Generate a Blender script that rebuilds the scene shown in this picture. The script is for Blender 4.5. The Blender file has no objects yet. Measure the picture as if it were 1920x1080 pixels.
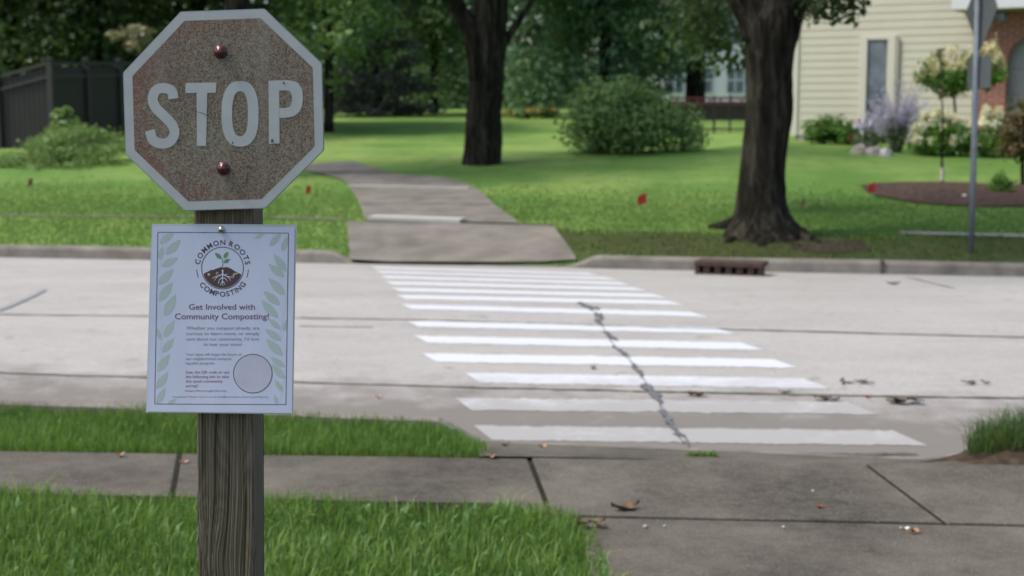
import bpy, math, random
import numpy as np
random.seed(7)
RNG = np.random.default_rng(11)
S = bpy.context.scene
COL = S.collection

# ------------------------------------------------------------------ camera model (also used to survey points)
F = 1920 * 50 / 36.0
CZ = 1.80
TILT = math.atan(340 / F)
CT, ST = math.cos(TILT), math.sin(TILT)

def ray(px, py):
    u = (px - 960) / F; v = (540 - py) / F
    return np.array([u, CT + v * ST, -ST + v * CT])
def atY(px, py, Y):
    d = ray(px, py); k = Y / d[1]
    return np.array([d[0] * k, Y, CZ + d[2] * k])

# ------------------------------------------------------------------ terrain
K = 0.17
S0, S1 = 7.55, 16.0
PQ = [16.15, 17.2, 18.4, 20.5, 23, 26, 28, 30, 34, 45, 60, 90, 400]
PZ = [.13, .24, .35, .44, .55, .76, .88, .98, 1.08, 1.3, 1.55, 1.75, 2.2]
def sstep(a, b, x):
    t = np.clip((x - a) / (b - a), 0, 1); return t * t * (3 - 2 * t)
def near_ramp(X): return sstep(-.42, -.12, X) * (1 - sstep(2.15, 2.5, X))
def far_ramp(X): return sstep(-2.15, -1.75, X) * (1 - sstep(.62, 1.0, X))
def road_z(s):
    return .10 * (1 - ((s - (S0 + S1) / 2) / ((S1 - S0) / 2)) ** 2)
def Z(X, Y):
    X = np.asarray(X, float); Y = np.asarray(Y, float)
    s = Y + K * X
    near = .12 + 0 * s
    t = np.clip((s - 6.75) / (S0 - 6.75), 0, 1)
    near = near * (1 - near_ramp(X) * t * .985)
    mound = .10 * np.exp(-((X - 4.2) / 3.2) ** 2) * np.exp(-((s - 27) / 3.0) ** 2)
    dip = .30 * sstep(28.2, 33.0, s) * (1 - sstep(36, 47, s)) * (1 - sstep(3.0, 5.6, X)) * sstep(-7.5, -4.5, X)
    far = np.interp(s, PQ, PZ) + mound - dip
    t2 = np.clip((17.6 - s) / (17.6 - S1), 0, 1)
    far = far - far_ramp(X) * t2 * .11
    return np.where(s < S0, near, np.where(s <= S1, road_z(s), far))
def gr(px, py):
    d = ray(px, py); Y = 2.5; last = Y
    while Y < 300:
        k = Y / d[1]
        if CZ + d[2] * k < Z(d[0] * k, Y): break
        last = Y; Y *= 1.01
    a, b = last, Y
    for _ in range(24):
        m = (a + b) / 2; k = m / d[1]
        if CZ + d[2] * k < Z(d[0] * k, m): b = m
        else: a = m
    k = b / d[1]
    return np.array([d[0] * k, b, float(Z(d[0] * k, b))])

# ------------------------------------------------------------------ materials
def newmat(name):
    m = bpy.data.materials.new(name); m.use_nodes = True
    nt = m.node_tree; b = nt.nodes['Principled BSDF']
    return m, nt, b
def ramp(nt, fac, stops):
    r = nt.nodes.new('ShaderNodeValToRGB'); e = r.color_ramp.elements
    while len(e) < len(stops): e.new(0.5)
    for i, (p, c) in enumerate(stops):
        e[i].position = p; e[i].color = (c[0], c[1], c[2], 1)
    nt.links.new(fac, r.inputs[0]); return r.outputs[0]
def noise(nt, scale, detail=4, stretch=(1, 1, 1), dist=0, rough=.55, co=None):
    n = nt.nodes.new('ShaderNodeTexNoise'); n.inputs['Scale'].default_value = scale
    n.inputs['Detail'].default_value = detail; n.inputs['Distortion'].default_value = dist
    n.inputs['Roughness'].default_value = rough
    if co is None:
        co = nt.nodes.new('ShaderNodeTexCoord').outputs['Object']
    mp = nt.nodes.new('ShaderNodeMapping'); mp.inputs['Scale'].default_value = stretch
    nt.links.new(co, mp.inputs[0]); nt.links.new(mp.outputs[0], n.inputs['Vector'])
    return n.outputs['Fac']
def mix(nt, fac, a, b, mode='MIX'):
    m = nt.nodes.new('ShaderNodeMix'); m.data_type = 'RGBA'; m.blend_type = mode
    for sock, val in ((m.inputs[0], fac), (m.inputs[6], a), (m.inputs[7], b)):
        if isinstance(val, (int, float)): sock.default_value = val
        elif isinstance(val, tuple): sock.default_value = (*val, 1)
        else: nt.links.new(val, sock)
    return m.outputs[2]
def math_(nt, op, a, b=None):
    m = nt.nodes.new('ShaderNodeMath'); m.operation = op
    for i, v in enumerate((a, b)):
        if v is None: continue
        if isinstance(v, (int, float)): m.inputs[i].default_value = v
        else: nt.links.new(v, m.inputs[i])
    return m.outputs[0]
def bump(nt, b, h, strength=.3, dist=.01):
    n = nt.nodes.new('ShaderNodeBump'); n.inputs['Strength'].default_value = strength
    n.inputs['Distance'].default_value = dist
    nt.links.new(h, n.inputs['Height']); nt.links.new(n.outputs[0], b.inputs['Normal'])
def simple(name, c1, c2=None, scale=8, rough=.6, metal=0, bmp=0, stretch=(1, 1, 1), spec=.5, detail=4):
    m, nt, b = newmat(name)
    c2 = c2 or tuple(x * .8 for x in c1)
    f = noise(nt, scale, detail, stretch)
    nt.links.new(ramp(nt, f, [(.3, c1), (.7, c2)]), b.inputs['Base Color'])
    b.inputs['Roughness'].default_value = rough; b.inputs['Metallic'].default_value = metal
    b.inputs['Specular IOR Level'].default_value = spec
    if bmp: bump(nt, b, f, bmp)
    return m
def leafmat(name, dark, light, trans=.35, rough=.5, tint=.5):
    m, nt, b = newmat(name)
    a = nt.nodes.new('ShaderNodeAttribute'); a.attribute_name = 'var'
    c = ramp(nt, a.outputs['Fac'], [(0, dark), (1, light)])
    nt.links.new(c, b.inputs['Base Color']); b.inputs['Roughness'].default_value = rough
    b.inputs['Specular IOR Level'].default_value = .3
    t = nt.nodes.new('ShaderNodeBsdfTranslucent'); nt.links.new(mix(nt, tint, c, (.16, .24, .03)), t.inputs[0])
    s = nt.nodes.new('ShaderNodeMixShader'); s.inputs[0].default_value = trans
    nt.links.new(b.outputs[0], s.inputs[1]); nt.links.new(t.outputs[0], s.inputs[2])
    nt.links.new(s.outputs[0], nt.nodes['Material Output'].inputs[0])
    return m

M = {}
# concrete roadway
m, nt, b = newmat('road_concrete')
f1 = noise(nt, .5, 5, (1, 2.2, 1)); f2 = noise(nt, 75, 4, rough=.7); f3 = noise(nt, 9, 6, (1, 1.5, 1), rough=.65)
c = ramp(nt, f1, [(.3, (.325, .310, .290)), (.7, (.395, .382, .362))])
c = mix(nt, ramp(nt, f3, [(.35, (.0, .0, .0)), (.75, (.55, .55, .55))]), c, (.285, .268, .245))
c = mix(nt, ramp(nt, f2, [(.52, (0, 0, 0)), (.68, (.7, .7, .7))]), c, (.12, .108, .10))
f6 = noise(nt, 1.1, 8, (.55, 1.3, 1), rough=.75)
c = mix(nt, ramp(nt, f6, [(.52, (0, 0, 0)), (.68, (.5, .5, .5))]), c, (.245, .228, .205))
f7 = noise(nt, 5.5, 3, rough=.4)
c = mix(nt, ramp(nt, f7, [(.68, (0, 0, 0)), (.74, (.45, .45, .45))]), c, (.17, .16, .148))
tc = nt.nodes.new('ShaderNodeTexCoord'); sx = nt.nodes.new('ShaderNodeSeparateXYZ')
nt.links.new(tc.outputs['Object'], sx.inputs[0])
sv = math_(nt, 'ADD', sx.outputs[1], math_(nt, 'MULTIPLY', sx.outputs[0], K))
fg = noise(nt, 2.6, 6, (1, 1, 1), rough=.7)
d = math_(nt, 'SUBTRACT', S0 + 1.55, sv)                      # grit and tyre dirt washed against the near gutter
d = math_(nt, 'ADD', d, math_(nt, 'MULTIPLY', math_(nt, 'SUBTRACT', fg, .5), 2.2))
c = mix(nt, ramp(nt, d, [(.0, (0, 0, 0)), (.9, (.9, .9, .9))]), c, (.150, .134, .118))
nt.links.new(c, b.inputs['Base Color']); b.inputs['Roughness'].default_value = .85
b.inputs['Specular IOR Level'].default_value = .3
bump(nt, b, f2, .25, .004); M['road'] = m
# old sidewalk concrete, foreground shade put into its darkened colours
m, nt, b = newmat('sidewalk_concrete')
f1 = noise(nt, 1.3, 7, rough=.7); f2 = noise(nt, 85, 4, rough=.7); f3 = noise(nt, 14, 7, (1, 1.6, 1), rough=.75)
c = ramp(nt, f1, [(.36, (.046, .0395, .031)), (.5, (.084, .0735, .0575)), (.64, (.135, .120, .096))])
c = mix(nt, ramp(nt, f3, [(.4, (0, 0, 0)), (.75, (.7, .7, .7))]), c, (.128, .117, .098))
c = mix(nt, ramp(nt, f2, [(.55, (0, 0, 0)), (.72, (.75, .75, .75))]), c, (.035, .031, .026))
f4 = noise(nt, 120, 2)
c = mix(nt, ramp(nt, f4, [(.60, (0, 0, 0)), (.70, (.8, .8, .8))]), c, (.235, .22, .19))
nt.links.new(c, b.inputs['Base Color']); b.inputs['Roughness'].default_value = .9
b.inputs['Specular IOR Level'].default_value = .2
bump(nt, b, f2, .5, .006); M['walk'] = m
M['path'] = simple('path_concrete', (.118, .107, .090), (.205, .188, .162), 2.6, .9, bmp=.15, detail=7, spec=.2)
M['kerb'] = simple('kerb_concrete', (.12, .108, .092), (.25, .23, .20), 3.5, .9, bmp=.3, detail=7, spec=.2)
M['kerb_lip'] = simple('kerb_lip', (.30, .285, .26), (.22, .205, .185), 5, .9, spec=.2)
M['joint'] = simple('joint_dirt', (.05, .05, .04), (.13, .12, .10), 12, .95, spec=.1)
M['joint2'] = simple('mossy_joint', (.012, .013, .008), (.030, .028, .018), 30, .95, spec=.1)
M['seal2'] = simple('grey_sealant', (.20, .20, .21), (.28, .28, .285), 10, .8)
M['seal'] = simple('crack_sealant', (.060, .062, .067), (.145, .148, .152), 26, .8)
M['dirt'] = simple('dirt', (.022, .017, .012), (.075, .055, .04), 14, .95, bmp=.6, spec=.1, detail=7)
M['mulch'] = simple('mulch', (.022, .015, .012), (.115, .075, .060), 14, .95, bmp=.8, spec=.1, detail=7)
# stripe paint
m, nt, b = newmat('stripe_paint')
tc = nt.nodes.new('ShaderNodeTexCoord'); sx = nt.nodes.new('ShaderNodeSeparateXYZ')
nt.links.new(tc.outputs['Object'], sx.inputs[0])
w = math_(nt, 'SUBTRACT', 9.40, sx.outputs[1]); w = math_(nt, 'MULTIPLY', w, .31); w = math_(nt, 'MAXIMUM', w, -.12)
w = math_(nt, 'MINIMUM', w, .38)
n1 = noise(nt, 3.2, 8, (1, 1, 1), rough=.72); n2 = noise(nt, 20, 6, (1, 1.5, 1), rough=.8)
n1 = math_(nt, 'ADD', math_(nt, 'MULTIPLY', n1, .6), math_(nt, 'MULTIPLY', n2, .4))
w2 = math_(nt, 'ADD', w, n1)
c = mix(nt, ramp(nt, w2, [(.55, (0, 0, 0)), (.85, (.80, .80, .80))]), (.535, .55, .57), (.26, .242, .22))
nt.links.new(c, b.inputs['Base Color']); b.inputs['Roughness'].default_value = .6; M['paint'] = m
# lawns
def lawnmat(name, a, bb, c3, scale):
    m, nt, b = newmat(name)
    f1 = noise(nt, scale, 5, (1, 1, 1)); f2 = noise(nt, scale * 14, 5, rough=.7); f3 = noise(nt, .35, 3)
    c = ramp(nt, f1, [(.3, a), (.7, bb)])
    c = mix(nt, ramp(nt, f2, [(.35, (0, 0, 0)), (.75, (.5, .5, .5))]), c, c3)
    c = mix(nt, ramp(nt, f3, [(.42, (0, 0, 0)), (.66, (.8, .8, .8))]), c, (bb[0] * 1.75, bb[1] * 1.32, bb[2] * 1.6))  # brighter yellow patches: sunlit parts of the lawn put into the colour
    f5 = noise(nt, 3.5, 5, (1, 1, 1), rough=.7)
    c = mix(nt, ramp(nt, f5, [(.48, (0, 0, 0)), (.70, (.55, .55, .55))]), c, (c3[0] * .8, c3[1] * .72, c3[2] * .8))
    nt.links.new(c, b.inputs['Base Color']); b.inputs['Roughness'].default_value = .9
    b.inputs['Specular IOR Level'].default_value = .1
    bump(nt, b, f2, .6, .03); return m
M['lawn'] = lawnmat('lawn', (.088, .178, .036), (.128, .230, .052), (.072, .145, .030), .8)
M['thin'] = lawnmat('thin_shaded_verge', (.055, .085, .022), (.035, .045, .018), (.085, .115, .032), 1.6)  # thin verge turf, with the tree's shade put into its darker greens
M['verge'] = lawnmat('verge_soil', (.028, .045, .012), (.05, .075, .02), (.02, .022, .01), 6)
M['ground'] = simple('ground', (.05, .09, .02), (.03, .06, .015), .5, .95, spec=.1)
M['grass'] = leafmat('grass_blades', (.050, .135, .018), (.225, .375, .080), .45, .38)
M['clov'] = leafmat('broad_weed_leaves', (.06, .16, .03), (.20, .36, .11), .4)
M['palegrass'] = leafmat('pale_blades', (.16, .26, .05), (.36, .46, .16), .5)
M['grassdry'] = leafmat('grass_dry', (.10, .10, .03), (.22, .18, .08), .3)
M['lawnblades'] = leafmat('lawn_blades', (.105, .200, .044), (.160, .262, .070), .5)
M['tuss'] = leafmat('tussock_blades', (.035, .075, .022), (.11, .185, .05), .4)
M['shadegrass'] = leafmat('shade_toned_grass', (.045, .085, .018), (.10, .155, .034), .4)  # verge blades; shade under the large tree is put into their colour
# foliage
M['maple'] = leafmat('maple_leaves', (.055, .118, .060), (.175, .300, .155), .45)
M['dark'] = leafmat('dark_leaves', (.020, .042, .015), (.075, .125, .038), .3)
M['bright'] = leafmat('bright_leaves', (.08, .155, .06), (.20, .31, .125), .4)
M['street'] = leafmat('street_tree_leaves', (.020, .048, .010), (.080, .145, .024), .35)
M['spray'] = leafmat('shaded_maple_leaves', (.010, .024, .006), (.035, .065, .014), .15)  # darker copy for the hanging spray, shade put into the leaf colour
M['spruce'] = leafmat('spruce_needles', (.05, .06, .052), (.12, .13, .112), .1)
M['bush'] = leafmat('bush_leaves', (.085, .170, .058), (.27, .40, .135), .45)
M['shrub'] = leafmat('shrub_leaves', (.05, .13, .02), (.16, .31, .045), .35)
M['sage'] = leafmat('sage_bloom', (.60, .55, .70), (.78, .73, .84), .4, tint=0)
M['sageleaf'] = leafmat('sage_leaf', (.16, .22, .12), (.30, .36, .21), .4)
M['pink'] = leafmat('pink_bloom', (.35, .05, .10), (.55, .22, .32), .3, tint=0)
M['cream'] = leafmat('cream_bloom', (.74, .70, .42), (.86, .84, .64), .3, tint=0)
M['peach'] = leafmat('peach_bloom', (.62, .58, .30), (.78, .72, .46), .3, tint=0)
M['bronze'] = leafmat('bronze_leaves', (.06, .05, .02), (.16, .11, .05), .3)
M['gold'] = leafmat('orange_bloom', (.55, .20, .03), (.75, .50, .08), .3, tint=0)
M['cover'] = leafmat('pale_cover', (.10, .19, .05), (.28, .40, .13), .4)
M['rubyleaf'] = leafmat('variegated_leaves', (.25, .24, .10), (.48, .42, .28), .3)
m, nt, b = newmat('bark')
f = noise(nt, 9, 8, (1, 1, .16), dist=.6, rough=.7)
nt.links.new(ramp(nt, f, [(.36, (.0055, .0052, .0038)), (.5, (.0185, .0172, .0125)), (.64, (.054, .050, .038))]), b.inputs['Base Color'])
b.inputs['Roughness'].default_value = .95; b.inputs['Specular IOR Level'].default_value = .05
bump(nt, b, f, .9, .05); M['bark'] = m
M['palebark'] = simple('pale_bark', (.20, .18, .15), (.11, .10, .08), 8, .9, bmp=.5, stretch=(1, 1, .2))
# weathered post
m, nt, b = newmat('weathered_wood')
a = nt.nodes.new('ShaderNodeAttribute'); a.attribute_name = 'grain'
f = noise(nt, 45, 6, (1, 1, .06), dist=.4, rough=.7); f2 = noise(nt, 7, 4, (1.6, 1, .5))
c = ramp(nt, math_(nt, 'ADD', math_(nt, 'MULTIPLY', a.outputs['Fac'], .6), math_(nt, 'MULTIPLY', f, .4)),
         [(.12, (.045, .035, .024)), (.45, (.135, .110, .078)), (.85, (.225, .192, .146))])
c = mix(nt, ramp(nt, f2, [(.42, (0, 0, 0)), (.66, (.6, .6, .6))]), c, (.080, .078, .038))
nt.links.new(c, b.inputs['Base Color']); b.inputs['Roughness'].default_value = .9
b.inputs['Specular IOR Level'].default_value = .15
bump(nt, b, f, .35, .002); M['wood'] = m
# stop sign face
m, nt, b = newmat('faded_red_sheeting')
s1 = noise(nt, 340, 3, rough=.6); s2 = noise(nt, 17, 7, rough=.75); s3 = noise(nt, 9, 6, rough=.7); s4 = noise(nt, 520, 2)
c = ramp(nt, s3, [(.36, (.165, .105, .068)), (.52, (.205, .170, .112)), (.66, (.215, .198, .138))])
c = mix(nt, ramp(nt, s1, [(.40, (1, 1, 1)), (.55, (0, 0, 0))]), c, (.055, .045, .038))
c = mix(nt, ramp(nt, s4, [(.56, (0, 0, 0)), (.68, (.75, .75, .75))]), c, (.33, .295, .235))
s5 = noise(nt, 26, 5, (1, 1, .10), rough=.6)
c = mix(nt, ramp(nt, s5, [(.50, (0, 0, 0)), (.68, (.38, .38, .38))]), c, (.240, .225, .180))
s6 = noise(nt, 130, 4, rough=.7)
c = mix(nt, ramp(nt, s6, [(.50, (0, 0, 0)), (.66, (.6, .6, .6))]), c, (.085, .068, .052))
tc = nt.nodes.new('ShaderNodeTexCoord'); gx = nt.nodes.new('ShaderNodeSeparateXYZ')
nt.links.new(tc.outputs['Object'], gx.inputs[0])
rad = math_(nt, 'SQRT', math_(nt, 'ADD', math_(nt, 'POWER', math_(nt, 'ABSOLUTE', gx.outputs[0]), 2), math_(nt, 'POWER', math_(nt, 'ABSOLUTE', gx.outputs[2]), 2)))
edge = math_(nt, 'MULTIPLY', math_(nt, 'SUBTRACT', rad, .085), 3.0)
redf = math_(nt, 'ADD', math_(nt, 'MULTIPLY', s2, .9), edge)
redf = math_(nt, 'ADD', redf, math_(nt, 'MULTIPLY', math_(nt, 'SUBTRACT', s6, .5), 1.3))
redf = math_(nt, 'SUBTRACT', redf, math_(nt, 'MULTIPLY', gx.outputs[0], .55))
c = mix(nt, ramp(nt, redf, [(.54, (0, 0, 0)), (.92, (.85, .85, .85))]), c, (.180, .058, .036))
nt.links.new(c, b.inputs['Base Color']); b.inputs['Roughness'].default_value = .6; M['signred'] = m
M['signwhite'] = simple('sign_white_sheeting', (.405, .425, .42), (.35, .372, .37), 30, .55, spec=.4, detail=6)
M['alu'] = simple('aluminium', (.30, .31, .32), (.22, .23, .24), 20, .5, metal=.6)
M['bolt'] = simple('red_bolt', (.085, .010, .014), (.05, .008, .010), 60, .22, spec=.7)
M['steel'] = simple('galvanised_steel', (.22, .25, .28), (.16, .185, .21), 14, .55, metal=.3)
M['signback'] = simple('sign_back', (.14, .16, .165), (.11, .125, .13), 9, .55, metal=.2)
M['tack'] = simple('tack_metal', (.55, .52, .45), (.35, .33, .28), 40, .25, metal=1)
m, nt, b = newmat('laminated_paper')
f = noise(nt, 9, 3, (2.2, 1, .5)); nt.links.new(ramp(nt, f, [(.3, (.485, .53, .66)), (.7, (.525, .57, .70))]), b.inputs['Base Color'])  # white paper; the blue cast of the skylight is put into its colour
b.inputs['Roughness'].default_value = .32; b.inputs['Specular IOR Level'].default_value = .5; bump(nt, b, f, .08, .01); M['paper'] = m
M['lam'] = simple('clear_sleeve', (.50, .53, .56), (.45, .48, .5), 20, .2)
M['ink'] = simple('ink_purple', (.060, .040, .075), (.070, .046, .085), 30, .5)
M['ink2'] = simple('ink_plum', (.135, .060, .125), (.15, .07, .135), 30, .5)
M['inkgrey'] = simple('ink_grey', (.20, .17, .26), (.23, .20, .29), 30, .5)
M['inkmag'] = simple('ink_magenta', (.24, .11, .20), (.26, .12, .22), 30, .5)
M['leafink'] = simple('ink_sage', (.36, .44, .43), (.39, .47, .45), 25, .45)
M['vineink'] = simple('ink_stem', (.50, .56, .60), (.52, .58, .62), 25, .45)
M['greenink'] = simple('ink_green', (.10, .21, .11), (.14, .27, .15), 120, .5)
M['soilink'] = simple('ink_soil', (.060, .032, .040), (.075, .045, .05), 300, .5)
M['rootink'] = simple('ink_white', (.66, .69, .80), (.62, .65, .76), 30, .5)
M['tanink'] = simple('ink_tan', (.42, .34, .22), (.46, .38, .26), 30, .5)
M['disc'] = simple('ink_pale', (.42, .43, .52), (.46, .47, .56), 60, .5)
# buildings
M['siding'] = simple('cream_siding', (.475, .455, .365), (.505, .485, .39), 1.5, .6)
M['trim'] = simple('cream_trim', (.56, .54, .46), (.52, .50, .43), 2, .6)
M['white'] = simple('white_trim', (.60, .61, .63), (.55, .56, .58), 2, .55)
M['soffit'] = simple('soffit', (.42, .39, .31), (.38, .35, .28), 2, .7)
m, nt, b = newmat('window_glass')
f = noise(nt, 2.2, 4, (1, 1, .8)); nt.links.new(ramp(nt, f, [(.35, (.05, .065, .09)), (.65, (.16, .19, .235))]), b.inputs['Base Color'])
b.inputs['Roughness'].default_value = .12; M['glass'] = m
m, nt, b = newmat('brick')
br = nt.nodes.new('ShaderNodeTexBrick'); br.inputs['Scale'].default_value = 1
br.inputs['Brick Width'].default_value = .21; br.inputs['Row Height'].default_value = .075; br.inputs['Mortar Size'].default_value = .008
br.inputs['Color1'].default_value = (.30, .095, .06, 1); br.inputs['Color2'].default_value = (.20, .065, .045, 1); br.inputs['Mortar'].default_value = (.32, .26, .22, 1)
tc = nt.nodes.new('ShaderNodeTexCoord'); mp = nt.nodes.new('ShaderNodeMapping'); mp.inputs['Rotation'].default_value = (math.radians(90), 0, 0)
nt.links.new(tc.outputs['Object'], mp.inputs[0]); nt.links.new(mp.outputs[0], br.inputs['Vector'])
nt.links.new(br.outputs[0], b.inputs['Base Color']); b.inputs['Roughness'].default_value = .9; M['brick'] = m
M['garage'] = simple('garage_door', (.26, .27, .29), (.23, .24, .26), 2, .5)
M['roof'] = simple('shingles', (.10, .09, .085), (.06, .055, .05), 12, .95)
M['fence'] = simple('dark_fence', (.014, .0125, .012), (.009, .008, .008), 6, .6, stretch=(3, 3, .3))
M['rail'] = simple('fence_rail', (.032, .030, .031), (.024, .022, .023), 6, .55)
M['deck'] = simple('deck_stain', (.14, .03, .03), (.09, .02, .022), 5, .7)
M['deckdark'] = simple('deck_skirt', (.05, .032, .028), (.035, .024, .02), 5, .8)
M['black'] = simple('black_metal', (.015, .015, .017), (.022, .022, .024), 9, .5)
M['found'] = simple('foundation', (.30, .28, .25), (.24, .22, .20), 6, .9)
M['stone'] = simple('stone', (.22, .19, .17), (.36, .32, .29), 7, .9, bmp=.5, detail=7)
M['pale'] = simple('pale_stone', (.46, .45, .41), (.38, .37, .34), 30, .8)
M['flag'] = simple('red_flag', (.62, .030, .018), (.50, .022, .014), 20, .5)
M['flagold'] = simple('faded_red_flag', (.30, .06, .03), (.22, .05, .028), 20, .6)
M['rust'] = simple('rusty_iron', (.075, .038, .026), (.035, .024, .018), 18, .9, bmp=.4, detail=7)
M['void'] = simple('opening_shade', (.008, .008, .008), (.012, .011, .01), 9, .95, spec=0)
M['dryleaf'] = simple('dry_leaf', (.16, .10, .05), (.09, .055, .03), 50, .8)
M['darkleaf'] = simple('dark_dry_leaf', (.075, .056, .040), (.14, .11, .08), 40, .85)
M['redleaf'] = simple('red_leaf', (.28, .07, .03), (.20, .05, .025), 60, .7)
M['tanleaf'] = simple('tan_leaf', (.40, .24, .13), (.30, .17, .09), 60, .7)
M['litter'] = simple('pale_scrap', (.62, .60, .54), (.55, .53, .47), 60, .7)

# ------------------------------------------------------------------ object helpers
def link(name, me, mat, parent=None, org=(0, 0, 0), smooth=False):
    o = bpy.data.objects.new(name, me); COL.objects.link(o)
    if mat is not None: me.materials.append(mat)
    if parent is not None: o.parent = parent
    else: o.location = org
    if smooth: me.polygons.foreach_set('use_smooth', np.ones(len(me.polygons), bool))
    return o
def wloc(p):
    l = np.zeros(3)
    while p is not None:
        l = l + np.array(p.location); p = p.parent
    return l
def mesh(name, V, Fc, mat, parent=None, org=None, smooth=False, attr=None):
    V = np.asarray(V, float).reshape(-1, 3)
    if parent is not None: off = wloc(parent)
    elif org is not None: off = np.asarray(org, float)
    else: off = np.zeros(3)
    me = bpy.data.meshes.new(name)
    V2 = V - off
    if isinstance(Fc, np.ndarray):
        n = Fc.shape[1]
        me.vertices.add(len(V2)); me.vertices.foreach_set('co', V2.astype(np.float32).ravel())
        me.loops.add(Fc.size); me.loops.foreach_set('vertex_index', Fc.astype(np.int32).ravel())
        me.polygons.add(len(Fc)); me.polygons.foreach_set('loop_start', np.arange(0, Fc.size, n, dtype=np.int32))
        me.update(calc_edges=True)
    else:
        me.from_pydata(V2.tolist(), [], [tuple(int(i) for i in f) for f in Fc]); me.update()
    if attr is not None:
        for k, a in attr.items():
            at = me.attributes.new(k, 'FLOAT', 'POINT'); at.data.foreach_set('value', np.asarray(a, np.float32))
    return link(name, me, mat, parent, off if parent is None else (0, 0, 0), smooth)
def tag(o, label=None, cat=None, group=None, kind=None):
    if label: o['label'] = label
    if cat: o['category'] = cat
    if group: o['group'] = group
    if kind: o['kind'] = kind
    return o
def root(name, loc, label, cat, group=None):
    o = bpy.data.objects.new(name, None); o.empty_display_size = .1; COL.objects.link(o)
    o.location = tuple(float(x) for x in loc); return tag(o, label, cat, group)
class MB:
    def __init__(s): s.V = []; s.F = []
    def add(s, V, Fc):
        n = len(s.V); s.V += [tuple(v) for v in V]; s.F += [tuple(int(i) + n for i in f) for f in Fc]
    def box(s, c, size, ax=None):
        """box: centre c, full sizes along axes ax (3 unit vectors)"""
        ax = np.eye(3) if ax is None else np.asarray(ax, float); c = np.asarray(c, float)
        V = []
        for i in (-1, 1):
            for j in (-1, 1):
                for k in (-1, 1):
                    V.append(c + ax[0] * i * size[0] / 2 + ax[1] * j * size[1] / 2 + ax[2] * k * size[2] / 2)
        s.add(V, [(0, 1, 3, 2), (4, 6, 7, 5), (0, 4, 5, 1), (2, 3, 7, 6), (0, 2, 6, 4), (1, 5, 7, 3)])
    def tube(s, P, R, n=10, cap=True):
        V, Fc = tube(P, R, n, cap); s.add(V, Fc)
    def build(s, name, mat, parent=None, org=None, smooth=False):
        return mesh(name, s.V, s.F, mat, parent, org, smooth)
def tube(P, R, n=10, cap=True, jit=0, rng=RNG):
    P = np.asarray(P, float); R = np.broadcast_to(np.asarray(R, float), (len(P),))
    V = []; Fc = []; ref = np.array([.31, .93, .17])
    for i, p in enumerate(P):
        t = P[min(i + 1, len(P) - 1)] - P[max(i - 1, 0)]; t = t / np.linalg.norm(t)
        if abs(t[2]) > .8: ref = np.array([0, 1., 0])
        else: ref = np.array([0, 0, 1.])
        a = np.cross(t, ref); a /= np.linalg.norm(a); bb = np.cross(t, a)
        for k in range(n):
            w = 2 * math.pi * k / n
            r = R[i] * (1 + (jit * math.sin(3 * w + i * .7) * .5 + jit * (rng.random() - .5) if jit else 0))
            V.append(p + a * math.cos(w) * r + bb * math.sin(w) * r)
    for i in range(len(P) - 1):
        for k in range(n):
            Fc.append((i * n + k, i * n + (k + 1) % n, (i + 1) * n + (k + 1) % n, (i + 1) * n + k))
    if cap:
        Fc.append(tuple(range(n - 1, -1, -1))); Fc.append(tuple((len(P) - 1) * n + k for k in range(n)))
    return V, Fc
def spline(P, n):
    P = np.asarray(P, float); t = np.linspace(0, len(P) - 1, n); out = []
    for x in t:
        i = min(int(x), len(P) - 2); u = x - i
        p0 = P[max(i - 1, 0)]; p1 = P[i]; p2 = P[i + 1]; p3 = P[min(i + 2, len(P) - 1)]
        out.append(.5 * ((2 * p1) + (p2 - p0) * u + (2 * p0 - 5 * p1 + 4 * p2 - p3) * u * u + (3 * p1 - p0 - 3 * p2 + p3) * u ** 3))
    return np.array(out)
def sheet(name, X, Yf, zf, mat, kind='structure', smooth=True):
    """grid over X stations and Yf(X) rows, z from zf"""
    V = []; n = None
    for x in X:
        ys = Yf(x); n = len(ys)
        for y in ys: V.append((x, y, float(zf(x, y))))
    Fc = [(i * n + j, (i + 1) * n + j, (i + 1) * n + j + 1, i * n + j + 1) for i in range(len(X) - 1) for j in range(n - 1)]
    o = mesh(name, V, Fc, mat, smooth=smooth); o['kind'] = kind; return o
def unit(v): return v / np.maximum(np.linalg.norm(v, axis=-1, keepdims=True), 1e-9)

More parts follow.
